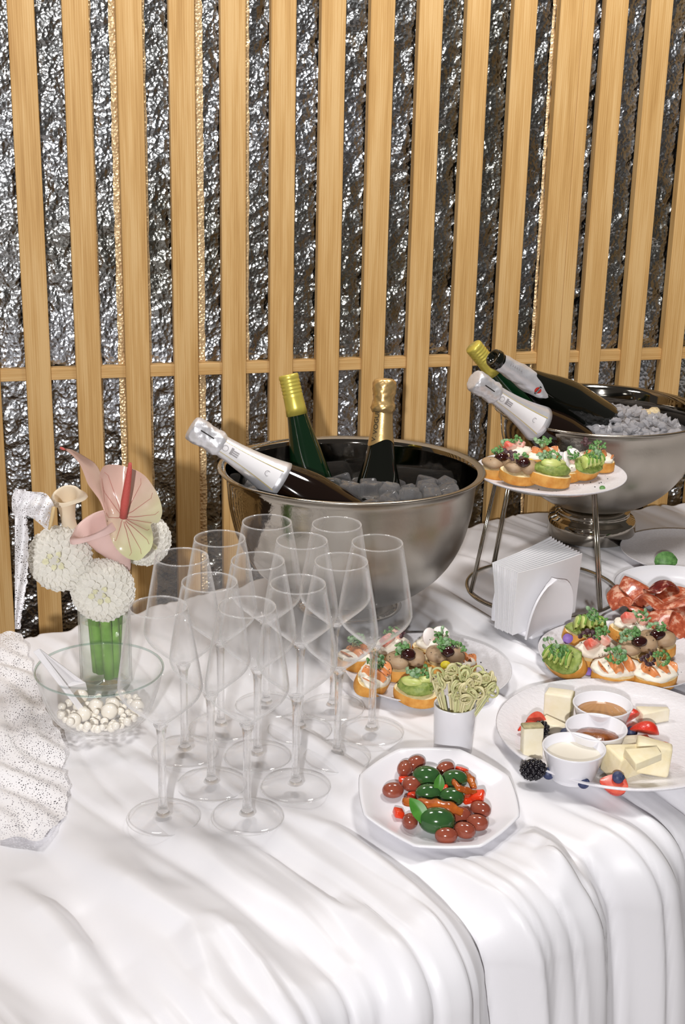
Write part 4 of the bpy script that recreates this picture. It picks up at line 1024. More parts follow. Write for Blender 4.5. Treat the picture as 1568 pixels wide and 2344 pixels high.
for k, (x, y, z, yaw, s) in enumerate(((738, 1355, .024, -0.1, 0.98), (955, 1378, .022, 0.0, 0.9), (755, 1490, .021, 0.1, 0.92), (935, 1515, .021, 0.0, 0.86), (818, 1700, .022, -0.05, 1.18))):
    px = C2(x, y); olive(px[0], px[1], TZ + z, True, yaw, 'green olives in the dish', L_GR[k], s=s)
L_P = ['red pepper piece between the two upper left red olives', 'red pepper piece left of the middle green olive', 'square red pepper piece alone at the left front', 'glossy red pepper piece at the right side of the dish', 'red pepper sliver beside the glossy right piece', 'red pepper piece under the small basil leaf', 'red pepper piece at the back right of the dish']
for k, (x, y, z, d) in enumerate(((560, 1378, .014, .013), (640, 1512, .014, .016), (520, 1640, .014, .0145), (1132, 1508, .022, .017), (1060, 1532, .017, .013), (870, 1462, .020, .012), (1010, 1312, .018, .014))):
    px = C2(x, y); m = MB(); b_ = MB(); b_.rbox((0, 0, 0), (d, d * 0.85, d * 0.62), d * 0.16, n=2); v = b_.v[0] * (1 + 0.12 * wob(b_.v[0] * 220, k))[:, None]; m.add(v, b_.f)
    o = m.build('pepper_piece', M['pepper_red']); o.location = onD(px[0], px[1], z); o.rotation_euler = (0.3 * (k % 3 - 1), 0.3 * (k % 2), k * 0.9); tag(o, L_P[k], 'pepper', 'red pepper pieces in the dish')
for k, (p, lab, w) in enumerate(((((560, 1535, .028), (660, 1562, .032), (790, 1572, .034), (920, 1588, .033), (1020, 1632, .027)), 'long dried tomato strip lying across the middle of the olives', 0.0085),
        (((948, 1385, .034), (990, 1440, .034), (1060, 1460, .030), (1125, 1480, .026)), 'dried tomato strip draped over the back right green olive', 0.0050), (((1050, 1325, .022), (1085, 1370, .026), (1110, 1440, .024)), 'curled dried tomato strip at the back right rim', 0.0055))):
    pts = [onD(*C2(x, y), z) for x, y, z in p]
    P = [np.array(q) for q in pts]; sp = []
    for i in range(len(P) - 1):
        for q in range(5): sp.append(P[i] + (P[i + 1] - P[i]) * q / 5)
    sp.append(P[-1]); n = len(sp); G = np.zeros((n, 9, 3))
    for i in range(n):
        tng = sp[min(i + 1, n - 1)] - sp[max(i - 1, 0)]; tng /= np.linalg.norm(tng); sd = np.cross(tng, (0, -0.5, 0.86)); sd /= np.linalg.norm(sd); up = np.cross(sd, tng)
        ww = w * (0.35 + 0.65 * math.sin(math.pi * (0.12 + 0.76 * i / (n - 1)))) * (1 + 0.15 * math.sin(i * 1.3 + k))
        for j in range(9):
            a = 2 * math.pi * j / 9; G[i, j] = sp[i] + sd * ww * math.cos(a) + up * (0.0022 + 0.0010 * math.sin(i * 2.1 + j)) * math.sin(a) - up * 0.0022 * math.cos(a) ** 2
    m = MB(); m.grid(G, cv=True); m.f += [tuple(range(9)), tuple(range((n - 1) * 9, n * 9))[::-1]]; m.flat += [False, False]
    tag(m.build('tomato_strip', M['tomato']), lab, 'dried tomato', 'dried tomato strips in the dish')
def basil(px, py, z, L, w, d, lab):
    m = MB(); n1, n2 = 10, 7; P = np.zeros((2, n1, n2, 3)); d = Vector(d).normalized(); nn = Vector((0.1, -0.6, 0.8)); s = d.cross(nn).normalized(); nn = s.cross(d)
    for f_ in (0, 1):
        for i in range(n1):
            for j in range(n2):
                u, v = i / (n1 - 1), j / (n2 - 1) * 2 - 1; ww = w * math.sin(math.pi * min(1, 0.06 + u * 0.92)) ** 0.8
                P[f_, i, j] = d * (L * (u - 0.5)) + s * ww * v + nn * (abs(v) * 0.35 * ww - 0.25 * L * (u - 0.5) ** 2 - 0.0005 * f_)
    m.grid(P[0]); m.grid(P[1][::-1]); o = m.build('basil_leaf', M['basil']); o.location = onD(px, py, z - TZ); return tag(o, lab, 'leaf')
basil(*C2(835, 1410), TZ + .036, 0.022, 0.0065, (0.1, 0.3, 1), 'small basil leaf standing between the two back green olives')
basil(*C2(672, 1622), TZ + .034, 0.034, 0.0095, (-0.55, 0.45, 0.75), 'larger basil leaf left of the front green olive')

# ------------------------------------------------------------------ dish of salami
m = MB(); m.lathe([(0, 0.0005), (0.060, 0.0005), (0.064, 0.003), (0.085, 0.014), (0.1005, 0.030), (0.1015, 0.032), (0.0995, 0.0325), (0.083, 0.0175), (0.060, 0.0065), (0, 0.006)], 72)
o = m.build('salami_dish', M['china']); o.location = (P_SAL.x, P_SAL.y, TZ + 0.001); tag(o, 'white china dish of folded salami at the right edge', 'dish')
def salami_mat(name, c1, c2):
    t = NT(name); v = t.coord('Object', rnd=True)
    n = t.noise(v, 75, 4, 0.6); t.l(t.ramp(n, [(0.36, srgb(*c1)), (0.52, srgb(*c2)), (0.62, srgb(222, 170, 144))]), t.b.inputs['Base Color'])
    t.b.inputs['Roughness'].default_value = 0.3; t.b.inputs['Coat Weight'].default_value = 0.3; t.bump(t.noise(v, 120, 3), 0.3, 0.002); return t.m
M['salami'] = salami_mat('marbled_salami', (150, 62, 40), (182, 92, 62)); M['salami_dark'] = salami_mat('dark_salami', (92, 22, 22), (120, 36, 30))
SL = ['salami slice at the left tip of the dish', 'salami slice folded at the back left of the dish', 'salami slice at the front left rim of the dish', 'salami slice in the middle of the heap', 'dark red slice at the back of the salami heap', 'salami slice at the front of the heap', 'salami slice at the right of the heap', 'salami slice at the lower right of the dish']
for k, (px, py, z, mt, rx) in enumerate(((1432, 1368, .036, 'salami', .030), (1468, 1352, .046, 'salami', .036), (1462, 1398, .034, 'salami', .034), (1500, 1378, .044, 'salami', .038), (1512, 1346, .056, 'salami_dark', .030), (1500, 1418, .032, 'salami', .034), (1550, 1372, .052, 'salami', .040), (1545, 1412, .036, 'salami', .038))):
    o = rag(None, 'salami_slice', M[mt], on(px, py, TZ + z), rx, rx * 0.95, 0.016, 40 + k, 2); o.rotation_euler = (0.25 + 0.1 * (k % 3), 0.15 * (k % 2), k * 0.8); tag(o, SL[k], 'salami', 'salami slices in the dish')
petal('cress_leaf', 'tiny cress leaf stuck to the front rim of the salami dish', 1434, 1400, TZ + 0.030, M['sprout'], 0.0048, 'leaf')

# ------------------------------------------------------------------ cheese platter
m = MB(); m.lathe([(0, 0.0005), (0.105, 0.0005), (0.112, 0.002), (0.135, 0.007), (0.156, 0.0175), (0.1575, 0.0195), (0.1555, 0.0205), (0.134, 0.0115), (0.108, 0.0062), (0, 0.0058)], 96)
M['platter'] = mat('embossed_white_china', (230, 228, 233), 0.28, spec=0.5, bump=0.5, bscale=150)
o = m.build('cheese_platter', M['platter']); o.location = (P_CH.x, P_CH.y, TZ + 0.001); tag(o, 'large round white platter of cheese, berries and three dip pots', 'platter')
ZC = TZ + 0.0072
def C3(x, y): return 1120 + x / 3.733, 1380 + y / 3.733
M['honey'] = mat('amber_honey', (176, 132, 92), 0.06, coat=0.5); M['jam_brown'] = mat('brown_fig_jam', (120, 58, 20), 0.25, col2=(150, 84, 36), nscale=120, bump=0.5, bscale=200, coat=0.3); M['dip'] = mat('white_dip', (226, 220, 206), 0.35)
for (x, y), lab, lev, mt, nm in (((970, 862), 'white ramekin of honey at the back of the cheese platter', 0.029, 'honey', 'honey'), ((915, 1062), 'white ramekin of brown jam, middle of the three', 0.0245, 'jam_brown', 'jam'), ((725, 1232), 'white ramekin of creamy dip at the front of the three', 0.031, 'dip', 'dip')):
    p = on(*C3(x, y), ZC + 0.042); t = thing('ramekin', lab, 'ramekin', (p.x, p.y, ZC), None)
    m = MB(); m.lathe([(0, 0.0004), (0.0265, 0.0004), (0.0275, 0.002), (0.0272, 0.005), (0.0290, 0.007), (0.0385, 0.040), (0.0395, 0.0415), (0.0390, 0.0428), (0.0370, 0.0420), (0.0275, 0.008), (0, 0.006)], 56); m.build('pot', M['china'], t)
    r_ = 0.0275 + (0.037 - 0.0275) * (lev - 0.008) / 0.034 - 0.0002
    m = MB()
    if nm == 'jam':
        v, f = ico(3); v = v.copy(); k = wob(v * 4, 5) * 0.25; v = v * (1 + k)[:, None] * np.array((r_ * 0.88, r_ * 0.88, 0.010)); m.add(v + np.array((0, 0, lev)), f)
        m.lathe([(r_, lev - 0.004), (r_ * 0.5, lev - 0.002), (0, lev - 0.002)], 40)
    else: m.lathe([(r_, lev + 0.0006), (r_ - 0.001, lev), (0, lev)], 40)
    m.build(nm, M[mt], t)
M['cheese'] = mat('pale_yellow_cheese', (236, 222, 180), 0.55, col2=(242, 232, 202), nscale=50, bump=0.35, bscale=110)
M['cheese2'] = mat('cream_cheese_paste', (236, 226, 196), 0.5, col2=(242, 234, 212), nscale=60, bump=0.2, bscale=120)
M['rind'] = mat('grey_rind', (150, 140, 104), 0.7, col2=(186, 174, 132), nscale=120, bump=0.4, bscale=160)
def wedge(label, p, d, mtl, rot, seed, amp=0.10, rind=None, taper=0.0):
    t = thing('cheese_piece', label, 'cheese', p, None); t.rotation_euler = rot
    b_ = MB(); b_.rbox((0, 0, d[2] / 2), d, min(d) * 0.10, n=2); v = b_.v[0]
    if taper: v[:, 1] *= 1 - taper * (v[:, 0] / d[0] + 0.5)
    v = v * (1 + amp * wob(v * 70, seed))[:, None]; m = MB(); m.add(v, b_.f); m.build('paste', mtl, t)
    if rind:
        m = MB(); dd = rind(d); m.rbox(dd[0], dd[1], min(dd[1]) * 0.25, n=1); m.build('rind', M['rind'], t)
    return t
def cz(x, y, z=0.0): return on(*C3(x, y), ZC + z)
wedge('tall pale cheese block at the back left of the platter, beside the honey', cz(585, 985), (0.036, 0.024, 0.040), M['cheese2'], (0.05, 0, -0.35), 1, 0.05, rind=lambda d: ((d[0] / 2, 0, d[2] / 2), (0.002, d[1] * 0.96, d[2] * 0.96)))
wedge('thin cheese wedge lying left of the jam pot', cz(560, 1105), (0.042, 0.030, 0.014), M['cheese2'], (0, 0.1, -0.5), 2, 0.08, taper=0.7)
wedge('standing cheese slice with grey rind top at the left of the platter', cz(360, 1330), (0.026, 0.016, 0.044), M['cheese2'], (-0.12, 0, 0.15), 3, 0.05, rind=lambda d: ((0, 0, d[2]), (d[0] * 1.02, d[1] * 1.02, 0.004)))
wedge('large hard yellow cheese chunk right of the front ramekin', cz(1140, 1460), (0.050, 0.032, 0.034), M['cheese'], (0.15, 0.1, 0.5), 4, 0.12, taper=0.5)
wedge('hard yellow cheese chunk at the right edge of the platter', cz(1370, 1440), (0.044, 0.034, 0.040), M['cheese'], (-0.1, 0.1, -0.2), 5, 0.12, taper=0.3)
wedge('flat yellow cheese chunk lying on top of the two hard chunks', cz(1330, 1345, 0.034), (0.042, 0.030, 0.012), M['cheese'], (0.2, -0.1, 0.3), 6, 0.14, taper=0.5)
wedge('thin cheese slice behind the hard yellow chunks', cz(1230, 1230), (0.044, 0.024, 0.012), M['cheese2'], (0, 0, 0.25), 7, 0.06, taper=0.4)
wedge('pale soft cheese wedge at the back right of the platter', cz(1400, 1010), (0.042, 0.026, 0.018), M['cheese2'], (0, 0, 0.2), 8, 0.05, taper=0.7)
M['berry'] = mat('strawberry_skin', (204, 40, 28), 0.25, col2=(222, 66, 46), nscale=90, bump=0.25, bscale=500, coat=0.3)
M['berry_in'] = mat('strawberry_flesh', (214, 66, 50), 0.35, col2=(230, 112, 88), nscale=70, coat=0.2)
M['blackberry'] = mat('blackberry', (18, 14, 22), 0.22, coat=0.4); M['blueberry'] = mat('blueberry', (44, 52, 86), 0.5, col2=(70, 80, 116), nscale=120)
def strawberry(label, p, rot, cut=True, s=1.0):
    t = thing('strawberry', label, 'strawberry', p, None, 'strawberry pieces on the platter'); t.rotation_euler = rot; t.scale = (s, s, s)
    m = MB(); n1, n2 = 12, 13; P = np.zeros((n1, n2, 3)); L = 0.030; prf = lambda q: 0.0125 * (math.sin(math.pi * min(1, 0.02 + q ** 0.75 * 0.96)) ** 0.7)
    for i in range(n1):
        for j in range(n2):
            a = math.pi * j / (n2 - 1); q = i / (n1 - 1); P[i, j] = (L * (0.5 - q), prf(q) * math.cos(a), -prf(q) * math.sin(a))
    m.grid(P); m.build('skin', M['berry'], t)
    m = MB(); G = np.zeros((n1, 5, 3))
    for i in range(n1):
        q = i / (n1 - 1)
        for j in range(5): G[i, j] = (L * (0.5 - q), prf(q) * (j / 2 - 1) * 0.995, 0.0008 * (1 - (j / 2 - 1) ** 2))
    m.grid(G); m.build('cut_face', M['berry_in'], t); return t
strawberry('cut strawberry at the left, leaning on the pale block, cut face up', cz(405, 1015, 0.016), (0.95, 0.2, 0.5), s=1.1)
strawberry('strawberry half lying left of the blackberry at the back left', cz(335, 1085, 0.010), (2.6, 0, 0.2), s=0.95)
strawberry('strawberry half behind the honey ramekin at its right', cz(1205, 985, 0.010), (2.2, 0, 0.6), s=1.0)
strawberry('red strawberry half at the right, beside a blueberry behind the hard cheese', cz(1325, 1105, 0.012), (2.5, 0, -0.3), s=1.25)
strawberry('strawberry wedge with its cut face to the front, at the front right', cz(1065, 1545, 0.012), (0.45, 0.12, -0.2), s=1.15)
strawberry('strawberry at the very right edge of the platter', cz(1480, 1275, 0.020), (2.0, 0, 0.8), s=1.0)
def blackberry(label, p, rot, s=1.0):
    t = thing('blackberry', label, 'blackberry', p, None); t.rotation_euler = rot; t.scale = (s,) * 3; m = MB(); g = 2.39996
    m.blob((0, 0, 0), (0.0098, 0.0098, 0.0125), 2)
    for k in range(60):
        z = 1 - 2 * (k + 0.5) / 60; rr = math.sqrt(1 - z * z); m.blob((0.0095 * rr * math.cos(g * k), 0.0095 * rr * math.sin(g * k), 0.0122 * z), (0.0031,) * 3, 1)
    m.build('drupelets', M['blackberry'], t, kind='stuff'); return t
blackberry('plump blackberry at the front left of the platter', cz(375, 1425, 0.013), (0.3, 1.3, 0.2), 1.15); blackberry('blackberry tucked against the strawberry at the back left', cz(432, 1082, 0.011), (0, 1.2, 0.5), 0.95)
BL = ['blueberry beside the plump blackberry', 'blueberry alone before the front ramekin', 'blueberry at the right foot of the front ramekin', 'blueberry on top of the front strawberry wedge', 'blueberry left of the red strawberry half at the right', 'blueberry behind the front ramekin, left of the jam pot']
for k, (x, y, z) in enumerate(((505, 1457, .0075), (805, 1535, .0075), (965, 1362, .0075), (1100, 1492, .018), (1213, 1103, .0075), (648, 1118, .0075))):
    o = thing('blueberry', BL[k], 'blueberry', cz(x, y, z), (0.9, 0.3 * k, 0.3), 'blueberries on the platter'); m = MB(); m.blob((0, 0, 0), (0.0078, 0.0078, 0.0068), 3); m.build('skin', M['blueberry'], o)
    m = MB(); m.lathe([(0.0026, 0.0060), (0.0034, 0.0076), (0.0022, 0.0066), (0, 0.0064)], 10); m.build('crown', M['blueberry'], o)

# ------------------------------------------------------------------ glass bowl of pearls
GBC = Vector((P_GB.x, P_GB.y, TZ + 0.001)); t = thing('glass_bowl', 'clear glass bowl with pearls in it before the flower vase', 'bowl', GBC)
po = [(0, 0.0005), (0.042, 0.0005)] + smooth_prof([(0.045, 0.001), (0.056, 0.007), (0.067, 0.022), (0.076, 0.046), (0.0835, 0.077)], 5); pi_ = smooth_prof([(0.0815, 0.0775), (0.0738, 0.046), (0.0648, 0.023), (0.0545, 0.0095), (0.043, 0.0045)], 5) + [(0, 0.0045)]
m = MB(); m.lathe(po + pi_, 72); m.build('wall', M['glass'], t)
M['rimglass'] = glass_mat('greenish_rim_glass', tint=(0.80, 0.88, 0.86), f0=0.12)
m = MB(); m.tube(ring(0.0835, 0.0785), 0.0016, 8, closed=True); m.build('rim', M['rimglass'], t)
M['pearl'] = mat('cream_pearl', (242, 236, 224), 0.22, spec=0.6, coat=0.6)
pl = []; r = random.Random(31); tries = 0
zi = [q[1] for q in pi_][::-1]; ri = [q[0] for q in pi_][::-1]
pproto = []
while len(pl) < 72 and tries < 9000:
    tries += 1; rad = r.choice((0.0042, 0.0055, 0.0080, 0.0100, 0.0110)); a = r.uniform(0, 6.28); q = 0.058 * math.sqrt(r.random())
    x, y = q * math.cos(a) + 0.004, q * math.sin(a) * 0.95 - 0.004; lay = 0 if tries < 5000 else 1
    q = math.hypot(x, y); z = (0.0050 if q < 0.040 else 0.005 + (q - 0.040) ** 2 * 55) + rad + lay * 0.010
    if q + rad > 0.060: continue
    if any((x - b[0]) ** 2 + (y - b[1]) ** 2 + (z - b[2]) ** 2 < (rad + b[3]) ** 2 * 0.97 for b in pl): continue
    pl.append((x, y, z, rad))
m = MB(); m.blob((0, 0, 0), (1, 1, 1), 3); pm = None
for x, y, z, rad in pl:
    if pm is None: pm = m.build('pearl', M['pearl']); o = pm
    else: o = pm.copy(); COL.objects.link(o)
    o.location = GBC + Vector((x, y, z)); o.scale = (rad,) * 3; tag(o, 'loose cream pearl in the bottom of the glass bowl', 'pearl', 'pearls in the glass bowl')
# a folded white card leaning in the bowl
a1, a2 = at(76, 1492, 1.655), at(89, 1485, 1.655); b1, b2 = on(190, 1640, TZ + 0.014), on(202, 1634, TZ + 0.014)
c1, c2, c3 = at(128, 1512, 1.70), at(196, 1563, 1.69), on(200, 1580, TZ + 0.035)
def sheet(m, pts, th=0.0006):
    P = [Vector(p) for p in pts]; n = (P[1] - P[0]).cross(P[-1] - P[0]).normalized() * th; k = len(P)
    v = [p[:] for p in P] + [(p + n)[:] for p in P]; return m.add(v, [tuple(range(k)), tuple(range(2 * k - 1, k - 1, -1))] + [(i, k + i, k + (i + 1) % k, (i + 1) % k) for i in range(k)], flat=True)
fc = thing('folded_card', 'folded white card leaning in the left side of the glass bowl', 'card', a2)
for nm, pts in (('front_panel', (a1, a2, b2, b1)), ('back_panel', (a2 + Vector((0.0006, 0.0012, 0)), c1, c2, c3, at(146, 1574, 1.665)))):
    m = MB(); sheet(m, [Vector(p) - a2 for p in pts]); m.build(nm, M['paper'], fc, smooth=False)

# ------------------------------------------------------------------ vase
VC = on(244, 1560); VC = Vector((VC.x, VC.y, TZ + 0.001)); t = thing('vase', 'clear glass cylinder vase of green stems in water behind the pearl bowl', 'vase', VC)
m = MB(); m.lathe([(0, 0.0005), (0.0350, 0.0005), (0.0365, 0.002), (0.0365, 0.148), (0.0355, 0.1492), (0.0345, 0.148), (0.0343, 0.010), (0.032, 0.0075), (0, 0.0075)], 56); m.build('glass_wall', M['glass'], t)
m = MB(); m.lathe([(0, 0.0080), (0.0318, 0.0080), (0.0340, 0.0102), (0.0341, 0.0965), (0.0335, 0.0960), (0, 0.0958)], 48); m.build('water', M['water'], t)

# ------------------------------------------------------------------ flowers
M['petal_white'] = petal_mat('white_petals', (248, 246, 240))
M['petal_cream'] = petal_mat('greenish_cream_petals', (242, 240, 208))
M['stem'] = mat('green_flower_stem', (112, 158, 62), 0.45, col2=(140, 184, 88), nscale=40)
M['calla'] = petal_mat('cream_calla', (248, 236, 214), 0.35)
M['calla_pink'] = petal_mat('pink_calla', (242, 216, 210), 0.35)
M['spadix'] = mat('red_spadix', (196, 84, 76), 0.5, bump=0.5, bscale=900)
M['vein'] = mat('rose_vein', (184, 122, 110), 0.5)
def anth_mat():
    t = NT('anthurium_spathe'); v = t.coord('Object')
    sx = t.n('ShaderNodeSeparateXYZ'); t.l(v, sx.inputs[0])
    a = t.n('ShaderNodeMath', operation='MULTIPLY_ADD'); a.inputs[1].default_value = -7.0; a.inputs[2].default_value = 0.25; t.l(sx.outputs['Z'], a.inputs[0])
    b = t.n('ShaderNodeMath', operation='MULTIPLY_ADD'); b.inputs[1].default_value = 8.0; t.l(sx.outputs['X'], b.inputs[0]); t.l(a.outputs[0], b.inputs[2])
    n = t.noise(v, 40, 3); c = t.n('ShaderNodeMath', operation='MULTIPLY_ADD'); c.inputs[1].default_value = 0.35; t.l(n, c.inputs[0]); t.l(b.outputs[0], c.inputs[2])
    t.l(t.ramp(c.outputs[0], [(0.15, srgb(212, 178, 164)), (0.5, srgb(208, 188, 162)), (0.95, srgb(206, 206, 158))]), t.b.inputs['Base Color'])
    t.b.inputs['Roughness'].default_value = 0.22; t.b.inputs['Coat Weight'].default_value = 0.3; t.bump(n, 0.25, 0.002); return t.m
M['spathe'] = anth_mat()
def stem_path(root, start, mouth, bottom, rad=0.0036):
    L = Vector(root.location); p0, p1, p2 = Vector(start), VC + Vector(mouth), VC + Vector(bottom)
    pts = []
    for k in range(9):
        q = k / 8; pts.append(p0 * (1 - q) ** 2 + p1 * 2 * q * (1 - q) + p2 * q * q if False else None)
    pts = [p0 + (p1 - p0) * (k / 5) + Vector((0, 0, 0.010 * math.sin(math.pi * k / 5))) for k in range(5)] + [p1 + (p2 - p1) * (k / 4) for k in range(5)]
    R = root.matrix_world.inverted() if False else None
    m = MB(); m.tube([p - L for p in pts], [rad * 0.9] * 5 + [rad * 2.1] * 5, 10); m.build('stem', M['stem'], root)
def dahlia(label, c, nrm, R, mouth, bottom, seed):
    c = Vector(c); t = thing('dahlia', label, 'flower', c, None, 'flowers in the vase'); q = Vector(nrm).to_track_quat('Z', 'Y'); Q = np.array(q.to_matrix())
    r = random.Random(seed); g = 2.39996; N = 230; pw, pc = MB(), MB()
    for k in range(N):
        th = 0.05 + 2.16 * ((k + 0.5) / N) ** 0.62; ph = g * k; rad = Vector((math.sin(th) * math.cos(ph), math.sin(th) * math.sin(ph), math.cos(th) * 0.55))
        tn = Vector((math.cos(th) * math.cos(ph), math.cos(th) * math.sin(ph), -math.sin(th)))
        f = min(1, th / 1.0); L = R * (0.14 + 0.20 * f); w = R * (0.055 + 0.150 * f)
        rn = rad.normalized(); d = (rn * (0.85 - 0.30 * f) + tn * (0.40 + 0.45 * f)).normalized(); s = d.cross(rad).normalized(); nn = s.cross(d).normalized()
        if nn.dot(rn) < 0: nn = -nn
        base = rad * R * 0.80; P = np.zeros((6, 5, 3)); jit = r.uniform(-.15, .15); tw = r.uniform(-.12, .12)
        for i in range(6):
            for j in range(5):
                u, v = i / 5, j / 2 - 1; ww = w * (0.60, 0.86, 1.0, 1.0, 0.82, 0.38)[i]
                P[i, j] = base + d * (L * u) + s * (ww * v + jit * w * u) + nn * (0.50 * w * v * v - 0.10 * w + tw * w * v - 0.30 * L * u * u + 0.10 * L * (u > 0.9))
        (pc if th < 0.27 else pw).grid(P @ Q.T)
    m = MB(); m.blob((0, 0, 0), (R * 0.78, R * 0.78, R * 0.34), 3, R=q.to_matrix()); m.build('heart', M['petal_white'], t)
    pw.build('petals', M['petal_white'], t, kind='stuff'); pc.build('inner_petals', M['petal_cream'], t, kind='stuff')
    stem_path(t, c - Vector(nrm).normalized() * R * 0.45, mouth, bottom); return t
FY = 1.755
dahlia('white dahlia at the left, below the cream calla', at(135, 1279, FY), (-0.12, -1, 0.25), 0.0445, (-0.016, -0.004, 0.140), (-0.008, 0.006, 0.010), 1)
dahlia('white dahlia at the front over the vase mouth', at(234, 1353, FY - 0.005), (0.02, -1, 0.12), 0.0435, (0.004, -0.020, 0.140), (0.006, -0.010, 0.010), 2)
dahlia('white dahlia at the right, half hidden behind the pink anthurium', at(334, 1238, FY + 0.07), (0.35, -1, 0.1), 0.0365, (0.020, 0.012, 0.145), (0.010, 0.014, 0.010), 3)
# anthurium
AT = at(282, 1186, FY - 0.02); an = thing('anthurium', 'pink and green anthurium with a red spadix, tallest flower of the vase', 'flower', AT, None, 'flowers in the vase')
OUT = [(229, 1082), (240, 1066), (267, 1064), (292, 1070), (314, 1078), (332, 1090), (346, 1107), (360, 1130), (369, 1155), (371, 1176), (363, 1195), (350, 1198), (345, 1203), (349, 1220), (350, 1240), (345, 1257), (334, 1270), (324, 1279), (312, 1283), (290, 1277), (267, 1257), (253, 1230), (243, 1196), (238, 1160), (233, 1125), (229, 1100)]
def catmull(P, n, closed=True):
    P = [np.array(p, float) for p in P]; N = len(P); out = []
    for i in range(N if closed else N - 1):
        p0, p1, p2, p3 = (P[(i + k) % N] if closed else P[min(max(i + k, 0), N - 1)] for k in (-1, 0, 1, 2))
        for k in range(n):
            q = k / n; out.append(0.5 * (2 * p1 + (p2 - p0) * q + (2 * p0 - 5 * p1 + 4 * p2 - p3) * q * q + (3 * p1 - p0 - 3 * p2 + p3) * q ** 3))
    if not closed: out.append(P[-1])
    return out
oc = catmull(OUT, 3); nv = len(oc); nu = 12; P = np.zeros((2, nu, nv, 3))
def spathe_pt(u, px, py):
    dx, dy = px - 282, py - 1186; x, y = 282 + dx * u, 1186 + dy * u; ang = math.atan2(dy, dx)
    depth = FY - 0.02 + 0.016 * math.sin(math.pi * min(u, 1) * 0.5) + 0.007 * math.sin(ang * 3 + 0.5) * u * u - 0.020 * u ** 4 * max(0, -dx / 60) + 0.004 * u * u * math.sin(ang * 7)
    return at(x, y, depth)
for i in range(nu):
    for j in range(nv):
        p = spathe_pt(i / (nu - 1), *oc[j]) - AT; P[0, i, j] = p; P[1, i, j] = p + Vector((0, 0.0009, 0))
m = MB(); m.grid(P[0], cv=True); m.grid(P[1][::-1], cv=True); m.grid(np.stack([P[0][-1], P[1][-1]]), cv=True); sp_ = m.build('spathe', M['spathe'], an)
up_e = catmull([(141, 1026), (160, 1028), (178, 1036), (198, 1048), (216, 1060), (229, 1080), (236, 1112), (240, 1150), (246, 1195)], 3, False); lo_e = catmull([(141, 1026), (155, 1034), (168, 1045), (182, 1062), (192, 1084), (201, 1108), (214, 1126), (230, 1150), (246, 1195)], 3, False)
n = len(up_e); G = np.zeros((2, n, 7, 3))
for i in range(n):
    for j in range(7):
        v = j / 6; q = up_e[i] * (1 - v) + lo_e[i] * v; p = at(q[0], q[1], FY - 0.014 + 0.030 * v * math.sin(math.pi * i / (n - 1)) - 0.010 * (1 - i / (n - 1)) + 0.006 * math.sin(v * 3.1)) - AT; G[0, i, j] = p; G[1, i, j] = p + Vector((0, 0.0008, 0))
m = MB(); m.grid(G[0]); m.grid(G[1][::-1]); m.build('folded_lobe', M['spathe'], an)
m = MB(); m.blob(at(143, 1027, FY - 0.024) - AT, (0.004, 0.002, 0.0018), 2, R=Matrix.Rotation(0.4, 3, 'Y')); m.build('red_tip', M['spadix'], an)
for j in range(2, nv, 6):
    m = MB(); pts = []
    for i in range(1, nu - 1):
        j2 = (j + int(1.6 * math.sin(i / nu * 3) * (1 if j < nv // 2 else -1))) % nv; pts.append(Vector(P[0, i, j2]) - Vector((0, 0.0003, 0)))
    m.tube(pts, [0.0006 * (1 - 0.6 * k / len(pts)) for k in range(len(pts))], 5); m.build('vein', M['vein'], sp_)
sx = [at(282, 1184, FY - 0.022), at(286, 1150, FY - 0.030), at(291, 1115, FY - 0.036), at(296, 1080, FY - 0.040), at(298, 1060, FY - 0.042)]
m = MB(); m.tube([p - AT for p in sx], [0.0050, 0.0056, 0.0048, 0.0036, 0.0022], 14); m.build('spadix', M['spadix'], an)
stem_path(an, at(288, 1215, FY + 0.004), (0.012, 0.002, 0.146), (0.014, -0.004, 0.010), 0.0034)
# callas
def calla(label, spine, radii, tip_ang, mtl, mouth, bottom, inner, flare=1.0):
    S = [Vector(p) for p in spine]; t = thing('calla_lily', label, 'flower', S[0], None, 'flowers in the vase'); S = [p - S[0] for p in S]
    Sx = [Vector(p) for p in catmull([q[:] for q in S], 5, False)]; rr = np.interp(np.linspace(0, 1, len(Sx)), np.linspace(0, 1, len(radii)), radii)
    d = (Sx[-1] - Sx[-2]).normalized(); n = 36; rows = []; up = None
    for i, p in enumerate(Sx):
        tg = (Sx[min(i + 1, len(Sx) - 1)] - Sx[max(i - 1, 0)]).normalized(); up = tg.orthogonal().normalized() if up is None else (up - tg * up.dot(tg)).normalized(); w = tg.cross(up)
        rows.append([p + (up * math.cos(a) + w * math.sin(a)) * rr[i] for a in np.linspace(0, 2 * math.pi, n, endpoint=False)])
    for k, (fo, fa) in enumerate(((0.25, 0.25), (0.55, 0.32), (0.85, 0.20), (1.0, -0.05))):
        row = []
        for a in np.linspace(0, 2 * math.pi, n, endpoint=False):
            b = (a - tip_ang + math.pi) % (2 * math.pi) - math.pi; tip = math.exp(-(b / 0.45) ** 2); wv = 1 + 0.12 * math.sin(3 * a)
            rad = rr[-1] * (1 + flare * fo * (0.45 * wv + 1.15 * tip)); row.append(Sx[-1] + (up * math.cos(a) + w * math.sin(a)) * rad + tg * rr[-1] * (fa * 1.2 + 0.35 * tip * fo + 0.5 * fo * math.cos(b)))
        rows.append(row)
    P = np.array([[q[:] for q in row] for row in rows]); c = P.mean(1, keepdims=True); Q = c + (P - c) * 0.95; Q[0] = P[0]
    m = MB(); m.grid(P, cv=True); m.build('spathe', mtl, t)
    m = MB(); m.grid(Q[::-1], cv=True); m.grid(np.stack([P[-1], Q[-1]]), cv=True); m.build('inner_spathe', inner, t)
    stem_path(t, Vector(t.location) + Vector((0, 0, 0.004)), mouth, bottom); return t
